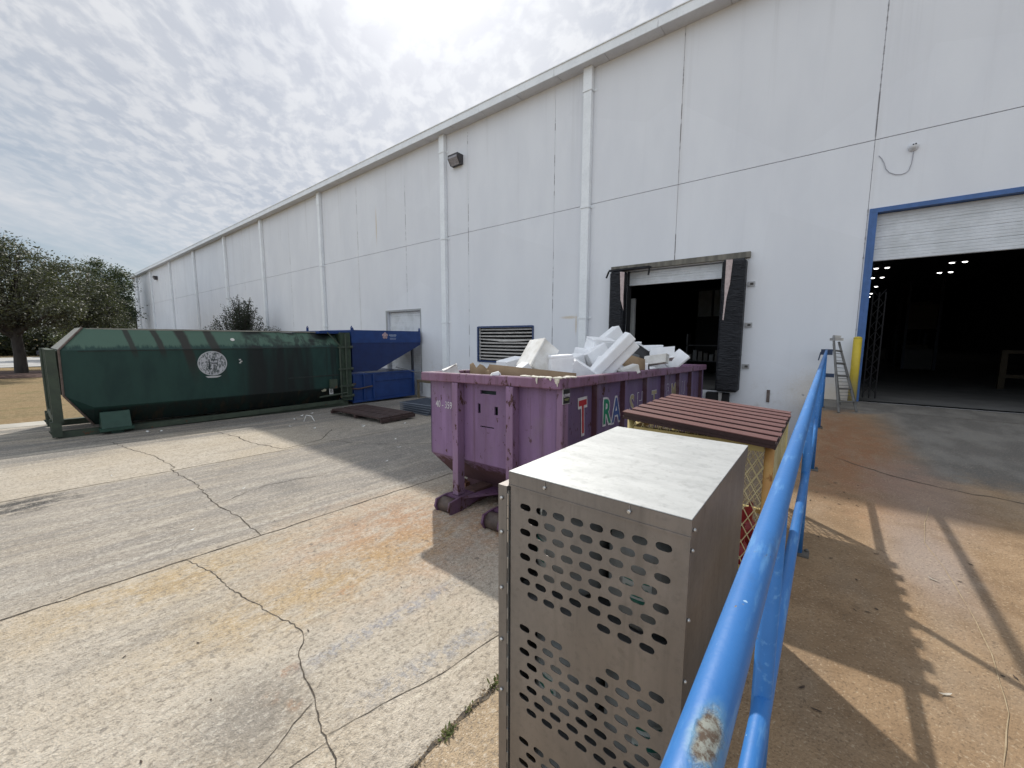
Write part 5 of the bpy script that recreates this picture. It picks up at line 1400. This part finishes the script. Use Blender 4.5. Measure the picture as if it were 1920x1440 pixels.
def tree(name, label, cat, base, h, crown, trunk_r, leaf, seed, nclump=90, per=46, ls=.16, limbs=7, group=None, low=.3, twig=True, lean=0., bare=0):
    """crown: list of ellipsoids (dx,dy,z,rx,ry,rz); leaves are small faces in clumps spread through them"""
    rng = random.Random(seed)
    t = thing(name, label, cat, base, (0, 0, 0), group)
    b = B()
    top = h * .62
    trunk = [(0, 0, -.3), (0, 0, .1), (.04 * h * lean, .02, h * .15), (.02 + .08 * h * lean, -.03, h * .3), (.05, .06, top)]
    b.tube(trunk, [trunk_r * 1.5, trunk_r * 1.12, trunk_r * .95, trunk_r * .85, trunk_r * .25], 10)
    clumps = []
    vol = [e[3] * e[4] * e[5] for e in crown]
    for k in range(nclump):
        e = rng.choices(crown, vol)[0]
        while True:
            q = Vector((rng.uniform(-1, 1), rng.uniform(-1, 1), rng.uniform(-1, 1)))
            if .25 < q.length < 1: break
        if rng.random() < .6: q = q.normalized() * rng.uniform(.7, 1.02)
        clumps.append(Vector((e[0] + q.x * e[3], e[1] + q.y * e[4], e[2] + q.z * e[5])))
    for k in range(limbs):
        c = clumps[rng.randrange(len(clumps))]
        z0 = h * rng.uniform(low, .5)
        st = Vector((0, 0, z0)); mid = st.lerp(c, .5) + Vector((rng.uniform(-.3, .3), rng.uniform(-.3, .3), rng.uniform(-.1, .5)))
        b.tube([st, mid, c], [trunk_r * .6, trunk_r * .36, trunk_r * .09], 6)
    if twig:
        for c in clumps[::3]:
            q = c + Vector((rng.uniform(-.6, .6), rng.uniform(-.6, .6), rng.uniform(.1, .9)))
            src = Vector((c.x * .5, c.y * .5, max(h * .35, c.z * .7)))
            b.tube([src, c, q], [trunk_r * .10, trunk_r * .05, .008], 4, cap=False)
    for k in range(bare):
        c = max(rng.sample(clumps, min(6, len(clumps))), key=lambda v: v.z)
        for q in range(3):
            b.tube([c, c + Vector((rng.uniform(-.5, .5), rng.uniform(-.5, .5), rng.uniform(.5, 1.3)))], [.02, .006], 3, cap=False)
    part(b, 'trunk', BARK, t)
    V = []; F = []
    for c in clumps:
        cr = rng.uniform(.30, .85) * (ls / .16) ** .5
        for q in range(per):
            u = Vector((rng.gauss(0, 1), rng.gauss(0, 1), rng.gauss(0, .7))) * cr * .62
            p = c + u
            a = Vector((rng.uniform(-1, 1), rng.uniform(-1, 1), rng.uniform(-.6, .6))).normalized()
            w_ = a.orthogonal().normalized(); w_.rotate(Matrix.Rotation(rng.uniform(0, 6.28), 3, a))
            s_ = ls * rng.uniform(.55, 1.3)
            i = len(V)
            V += [p - a * s_ * .5, p + w_ * s_ * .28, p + a * s_ * .5, p - w_ * s_ * .28]
            F.append((i, i + 1, i + 2, i + 3))
    me = bpy.data.meshes.new('crown'); me.from_pydata([tuple(v) for v in V], [], F); me.materials.append(leaf)
    part(me, 'crown', [], t)
    return t
tree('oak_tree', 'large dark evergreen oak growing from the red mulch bed', 'tree', (-39.0, .42, -1.0), 8.6,
     [(0, 0, 5.3, 4.6, 3.0, 2.5), (.5, -.2, 6.7, 3.2, 2.0, 1.5), (0, -3.5, 6.2, 3.6, 3.6, 2.6), (1.5, .6, 3.9, 3.2, 3.0, 1.1)], .27, LEAF1, 11, 270, 135, .145, 20, low=.24, bare=26)
tree('oak_tree', 'second evergreen oak, behind and right of the large oak', 'tree', (-45.5, 3.9, -1.05), 8.6,
     [(0, 0, 5.2, 3.6, 2.3, 2.6), (-1, .7, 3.7, 3.0, 2.0, 1.7), (0, -1.6, 5.4, 3.2, 2.2, 2.4)], .25, LEAF1, 12, 210, 120, .155, 10, low=.24, bare=8)
tree('pine_tree', 'tall pine with a rounded crown, rising above the oaks left of the warehouse', 'tree', (-66, 7.9, -1.1), 12.3,
     [(0, -.7, 9.5, 1.8, 1.25, 1.5), (0, .9, 9.0, 1.6, .9, 1.3), (0, .3, 7.0, 2.0, 1.3, 1.3), (0, -1.9, 7.4, 1.8, 1.3, 1.4), (0, .6, 5.2, 2, 1.2, 1.2)], .2, LEAF2, 13, 170, 80, .22, 8, low=.45)
tree('pine_tree', 'pine standing close to the far end of the warehouse', 'tree', (-79, 12.0, -1.1), 11.4,
     [(0, 0, 8.0, 3.4, 3.2, 2.6), (0, -2.4, 6.8, 2.8, 2.6, 1.8), (0, .6, 4.5, 3.2, 3.4, 2.2)], .2, LEAF2, 14, 170, 60, .24, 8, low=.4)
tree('small_tree', 'low yellow green tree between the oaks and the warehouse end', 'tree', (-58, 6.3, -1.1), 5.2,
     [(0, 0, 2.9, 2.2, 1.5, 1.6), (0, -1.6, 2.4, 2.0, 1.6, 1.2)], .12, LEAF3, 15, 110, 60, .2, 6, low=.2)
k = 0
for (x_, y_, h_, lab) in ((-80, -7, 9, 'dark tree across the road, at the left edge of the photo'), (-82, -1.2, 8.4, 'dark tree across the road, left of the large oak trunk'), (-80, 4.4, 8.8, 'dark tree across the road, right of the large oak trunk'), (-84, 8.6, 9.4, 'dark tree across the road, nearest the warehouse end'), (-88, -14, 10, 'dark tree far across the road beyond the left edge')):
    tree('roadside_tree', lab, 'tree', (x_, y_, -1.0), h_, [(0, 0, h_ * .56, 3.6, 3.9, h_ * .36), (0, 0, h_ * .24, 3.4, 3.9, h_ * .22)], .22, LEAF2 if k % 2 else LEAF1, 30 + k, 150, 56, .26, 6, 'trees across the road', .2, False)
    k += 1
# dense undergrowth across the road
b = B(); V = []; F = []; rng = random.Random(77)
for q in range(20000):
    y_ = rng.uniform(-34, 12); x_ = -80 + rng.gauss(0, 2.2) - 2; z_ = -1.0 + abs(rng.gauss(0, 1.35)) * (1 + .4 * math.sin(y_ * .9))
    p = Vector((x_, y_, z_)); a = Vector((rng.uniform(-1, 1), rng.uniform(-1, 1), rng.uniform(-1, 1))).normalized(); w_ = a.orthogonal().normalized(); s_ = rng.uniform(.25, .6); i = len(V)
    V += [p - a * s_ * .5, p + w_ * s_ * .3, p + a * s_ * .5, p - w_ * s_ * .3]; F.append((i, i + 1, i + 2, i + 3))
b.bm.free(); me = bpy.data.meshes.new('undergrowth'); me.from_pydata([tuple(v) for v in V], [], F); me.materials.append(leaf_mat('dark_undergrowth_leaves', (.022, .024, .017), (.035, .036, .024), (.055, .055, .04)))
o = bpy.data.objects.new('undergrowth', me); COL.objects.link(o); tag(o, 'dark undergrowth along the far side of the road', 'undergrowth', kind='stuff')

def shrub(label, base, h, w_, seed, stems, leaf, ls, dense):
    rng = random.Random(seed); t = thing('shrub', label, 'shrub', base)
    b = B(); V = []; F = []
    for k in range(stems):
        a = rng.uniform(0, 6.28); sp = rng.uniform(.1, 1) * w_
        hh = h * (1.05 - .55 * (sp / w_)) * rng.uniform(.8, 1.05)
        p0 = Vector((rng.uniform(-.08, .08), rng.uniform(-.08, .08), 0)); p1 = Vector((math.cos(a) * sp * .35, math.sin(a) * sp * .35, hh * .55)); p2 = Vector((math.cos(a) * sp, math.sin(a) * sp, hh))
        b.tube([p0, p1, p2], [.035, .022, .009], 5, cap=False)
        for q in range(dense):
            u = rng.random() ** .7
            c = p0.lerp(p1, u * 2) if u < .5 else p1.lerp(p2, u * 2 - 1)
            c = c + Vector((rng.gauss(0, .06), rng.gauss(0, .06), rng.gauss(0, .06))) * (1.6 - u * .9) * (w_ / 1.2)
            ax = Vector((rng.uniform(-1, 1), rng.uniform(-1, 1), rng.uniform(-.4, 1))).normalized(); ww = ax.orthogonal().normalized(); ww.rotate(Matrix.Rotation(rng.uniform(0, 6.28), 3, ax)); s_ = ls * rng.uniform(.6, 1.3); i = len(V)
            V += [c - ax * s_ * .5, c + ww * s_ * .25, c + ax * s_ * .5, c - ww * s_ * .25]; F.append((i, i + 1, i + 2, i + 3))
    part(b, 'stem', BARK, t)
    me = bpy.data.meshes.new('foliage'); me.from_pydata([tuple(v) for v in V], [], F); me.materials.append(leaf); part(me, 'foliage', [], t)
shrub('spiky dark shrub growing by the wall behind the green container', (-28.6, 9.2, -1.18), 5.1, 2.25, 5, 120, LEAF4, .10, 190)
shrub('small sprig of shrub showing above the green container, right of the spiky shrub', (-24.3, 9.6, -1.18), 2.9, .6, 6, 16, LEAF4, .14, 24)
for lab, (x_, y_), h_, w_, n_ in (('small green weed tuft in the pavement joint, nearer the bottom edge', (-1.60, 1.43), .045, .06, 12), ('small weed tuft in the pavement joint beside the steel cabinet door', (-1.61, 1.87), .05, .05, 10), ('tiny weed tuft in the pavement joint between the two larger tufts', (-1.61, 1.62), .025, .04, 7)):
    rng = random.Random(int(y_ * 100)); b = B()
    for k in range(n_ * 3):
        a = rng.uniform(0, 6.28); c = Vector((x_ + rng.gauss(0, .012), y_ + rng.gauss(0, w_ * .5), yz(x_, y_))); d_ = Vector((math.cos(a), math.sin(a), rng.uniform(.5, 1.6))).normalized() * h_ * rng.uniform(.5, 1.1); s_ = Vector((-math.sin(a), math.cos(a), 0)) * .004
        b.poly([c - s_, c + d_ * .6 - s_ * 1.6, c + d_, c + d_ * .6 + s_ * 1.6, c + s_])
    solo(b, 'weed', leaf_mat('weed_leaves', (.08, .11, .03), (.13, .15, .05), (.2, .2, .08)), lab, 'weed', 'weeds in the pavement joint')
# dead leaf crumbs in the same joint
b = B(); rng = random.Random(55)
for k in range(240):
    y_ = rng.uniform(.9, 2.1); x_ = -1.605 + rng.gauss(0, .016); z_ = yz(x_, y_) + rng.uniform(.003, .012); a = rng.uniform(0, 6.28); s_ = rng.uniform(.004, .013)
    b.poly([(x_ + math.cos(a + q) * s_ * w2, y_ + math.sin(a + q) * s_ * w2, z_ + rng.uniform(0, .006)) for q, w2 in ((0, 1), (1.57, .45), (3.14, 1), (4.71, .45))])
solo(b, 'leaf_crumbs', paint('dry_leaf_crumbs', (.24, .18, .11), (.10, .075, .05), 60, .9), 'dead leaf crumbs caught in the pavement joint', 'leaf litter', kind='stuff')

# dead leaves on the ramp, litter in the yard: individual scraps
def scrap(name, label, cat, group, x_, y_, z_, l, w_, m, seed, curl=.25):
    rng = random.Random(seed); b = B(); n = 5; a = rng.uniform(0, 6.28); L_ = []
    for k in range(n):
        u = k / (n - 1) - .5; ww = w_ * (math.cos(u * 2.6)) * rng.uniform(.7, 1.1) * .5; zz2 = z_ + .003 + curl * l * (u * u) + rng.uniform(0, .002)
        c = Vector((x_ + math.cos(a) * u * l, y_ + math.sin(a) * u * l, zz2)); s_ = Vector((-math.sin(a), math.cos(a), rng.uniform(-.2, .2))) * ww
        L_.append((b.bm.verts.new(c - s_), b.bm.verts.new(c + s_)))
    for A_, C_ in zip(L_, L_[1:]): b.bm.faces.new((A_[0], A_[1], C_[1], C_[0]))
    return solo(b, name, m, label, cat, group)
BRLEAF = paint('dead_leaf', (.07, .045, .03), (.035, .025, .02), 20, .8)
PALEL = paint('pale_curled_leaf', (.46, .42, .36), (.30, .26, .2), 20, .7)
rng = random.Random(101)
for k, (x_, y_) in enumerate(((.10, 4.85), (.16, 4.95), (.22, 4.7), (.02, 4.55), (.08, 4.45), (.30, 4.4), (.12, 4.2), (.33, 5.0), (.05, 3.55), (.12, 3.25), (.22, 2.7), (.27, 2.72), (.31, 2.78), (.02, 1.95), (.07, 1.86), (.72, 3.4), (.82, 3.7), (.70, 2.55), (.74, 2.57), (.25, 6.2), (.4, 6.6), (.2, 5.6), (.15, 7.2), (.24, 3.05), (.36, 3.5), (-.02, 4.3), (.18, 4.35), (.25, 4.55))):
    scrap('dead_leaf', 'small dark dead leaf lying on the loading ramp', 'leaf', 'dead leaves on the loading ramp', x_, y_, sz(y_), rng.uniform(.015, .04), rng.uniform(.006, .016), BRLEAF, 200 + k)
for k, (x_, y_, lab) in enumerate(((.485, 2.27, 'pale curled leaf on the ramp by the shadow of the cage roof'), (.60, 3.33, 'pale curled strip on the ramp in the grey scuffed patch'), (.85, 6.0, 'pale scrap on the grey traffic lane of the ramp'))):
    scrap('curled_leaf', lab, 'leaf', None, x_, y_, sz(y_), .05, .014, PALEL, 300 + k, .5)
WLIT = paint('white_litter', (.70, .70, .68), (.52, .52, .5), 9, .7)
for k, (x_, y_, s_) in enumerate(((-12.7, 5.5, .14), (-12.2, 5.1, .16), (-10.6, 4.9, .12), (-9.9, 5.9, .15), (-11.3, 4.6, .12), (-13.1, 2.0, .16), (-12.95, 2.2, .14), (-10.1, 6.0, .1), (-9.4, 6.9, .12), (-8.0, 5.6, .09), (-7.3, 5.2, .1), (-6.6, 4.4, .08), (-12.9, 5.9, .15), (-11.8, 7.9, .12), (-5.0, 6.2, .1), (-7.0, 2.1, .05), (-5.9, 1.2, .05), (-9.3, .9, .05))):
    scrap('litter_scrap', 'small white scrap of litter on the concrete yard', 'litter', 'white litter scraps on the yard', x_, y_, yz(x_, y_), s_, s_ * .5, WLIT, 400 + k, .6)
for k in range(26):
    x_, y_ = rng.uniform(-6.8, -2.0), rng.uniform(-.1, 2.9)
    scrap('dead_leaf', 'tiny dark leaf crumb on the concrete yard', 'leaf', 'leaf crumbs on the concrete yard', x_, y_, yz(x_, y_), rng.uniform(.012, .035), rng.uniform(.006, .014), BRLEAF, 500 + k)
b = B(); b.tube([(-11.75, 5.15, -1.1), (-11.7, 5.2, -.92), (-11.6, 5.3, -.95), (-11.52, 5.35, -1.1)], .012, 6); solo(b, 'bent_hoop', WLIT, 'bent white plastic hoop by the corner of the brown slatted panel', 'hoop')

# ---------------------------------------------------------------- cars on the road
def car(label, loc, rz, body, length=4.5):
    t = thing('parked_car', label, 'car', loc, (0, 0, rz))
    L = length; W_ = 1.78
    b = B()
    side = [(-L / 2, .35), (-L / 2 + .02, .72), (-L / 2 + .35, .85), (-L / 2 + 1.0, .90), (L / 2 - 1.0, .92), (L / 2 - .08, .82), (L / 2, .38), (L / 2 - .3, .24), (-L / 2 + .3, .22)]
    b.prism(side, 'y', -W_ / 2, W_ / 2); part(b, 'body', body, t)
    b = B(); c_ = [(-L / 2 + .95, .90), (-L / 2 + 1.7, 1.42), (L / 2 - 1.55, 1.44), (L / 2 - .75, .92)]
    b.hull([(x_, s_ * (W_ / 2 - .06 if z < 1 else W_ / 2 - .26), z) for x_, z in c_ for s_ in (-1, 1)]); part(b, 'window', flat('car_glass', (.015, .02, .025), .1), t)
    b = B(); b.hull([(x_, s_ * (W_ / 2 - .27), z) for x_, z in ((-L / 2 + 1.65, 1.425), (L / 2 - 1.5, 1.445), (-L / 2 + 1.9, 1.47), (L / 2 - 1.8, 1.48)) for s_ in (-1, 1)]); part(b, 'car_roof', body, t)
    for x_ in (-L / 2 + .85, L / 2 - .9):
        for s_ in (-1, 1):
            b = B(); b.lathe([(.2, -.09), (.32, -.08), (.32, .08), (.2, .09)], (x_, s_ * (W_ / 2 - .09), .32), 16, mtx=Matrix.Rotation(rad(90), 4, 'X')); part(b, 'wheel', flat('tyre', (.02, .02, .02), .8), t)
    for s_ in (-.6, .6):
        b = B(); b.bb(L / 2 - .06, L / 2 + .01, s_ - .2, s_ + .2, .58, .74); part(b, 'headlight', flat('headlight_glass', (.5, .52, .55), .1), t)
    return t
car('white car on the road, cut off by the left edge of the photo', (-52.2, -2.9, -.98), rad(88), flat('white_car_paint', (.70, .72, .74), .25))
car('dark car across the road, mostly hidden behind the green container', (-70.8, 4.35, -.98), rad(80), flat('dark_car_paint', (.015, .017, .03), .25))
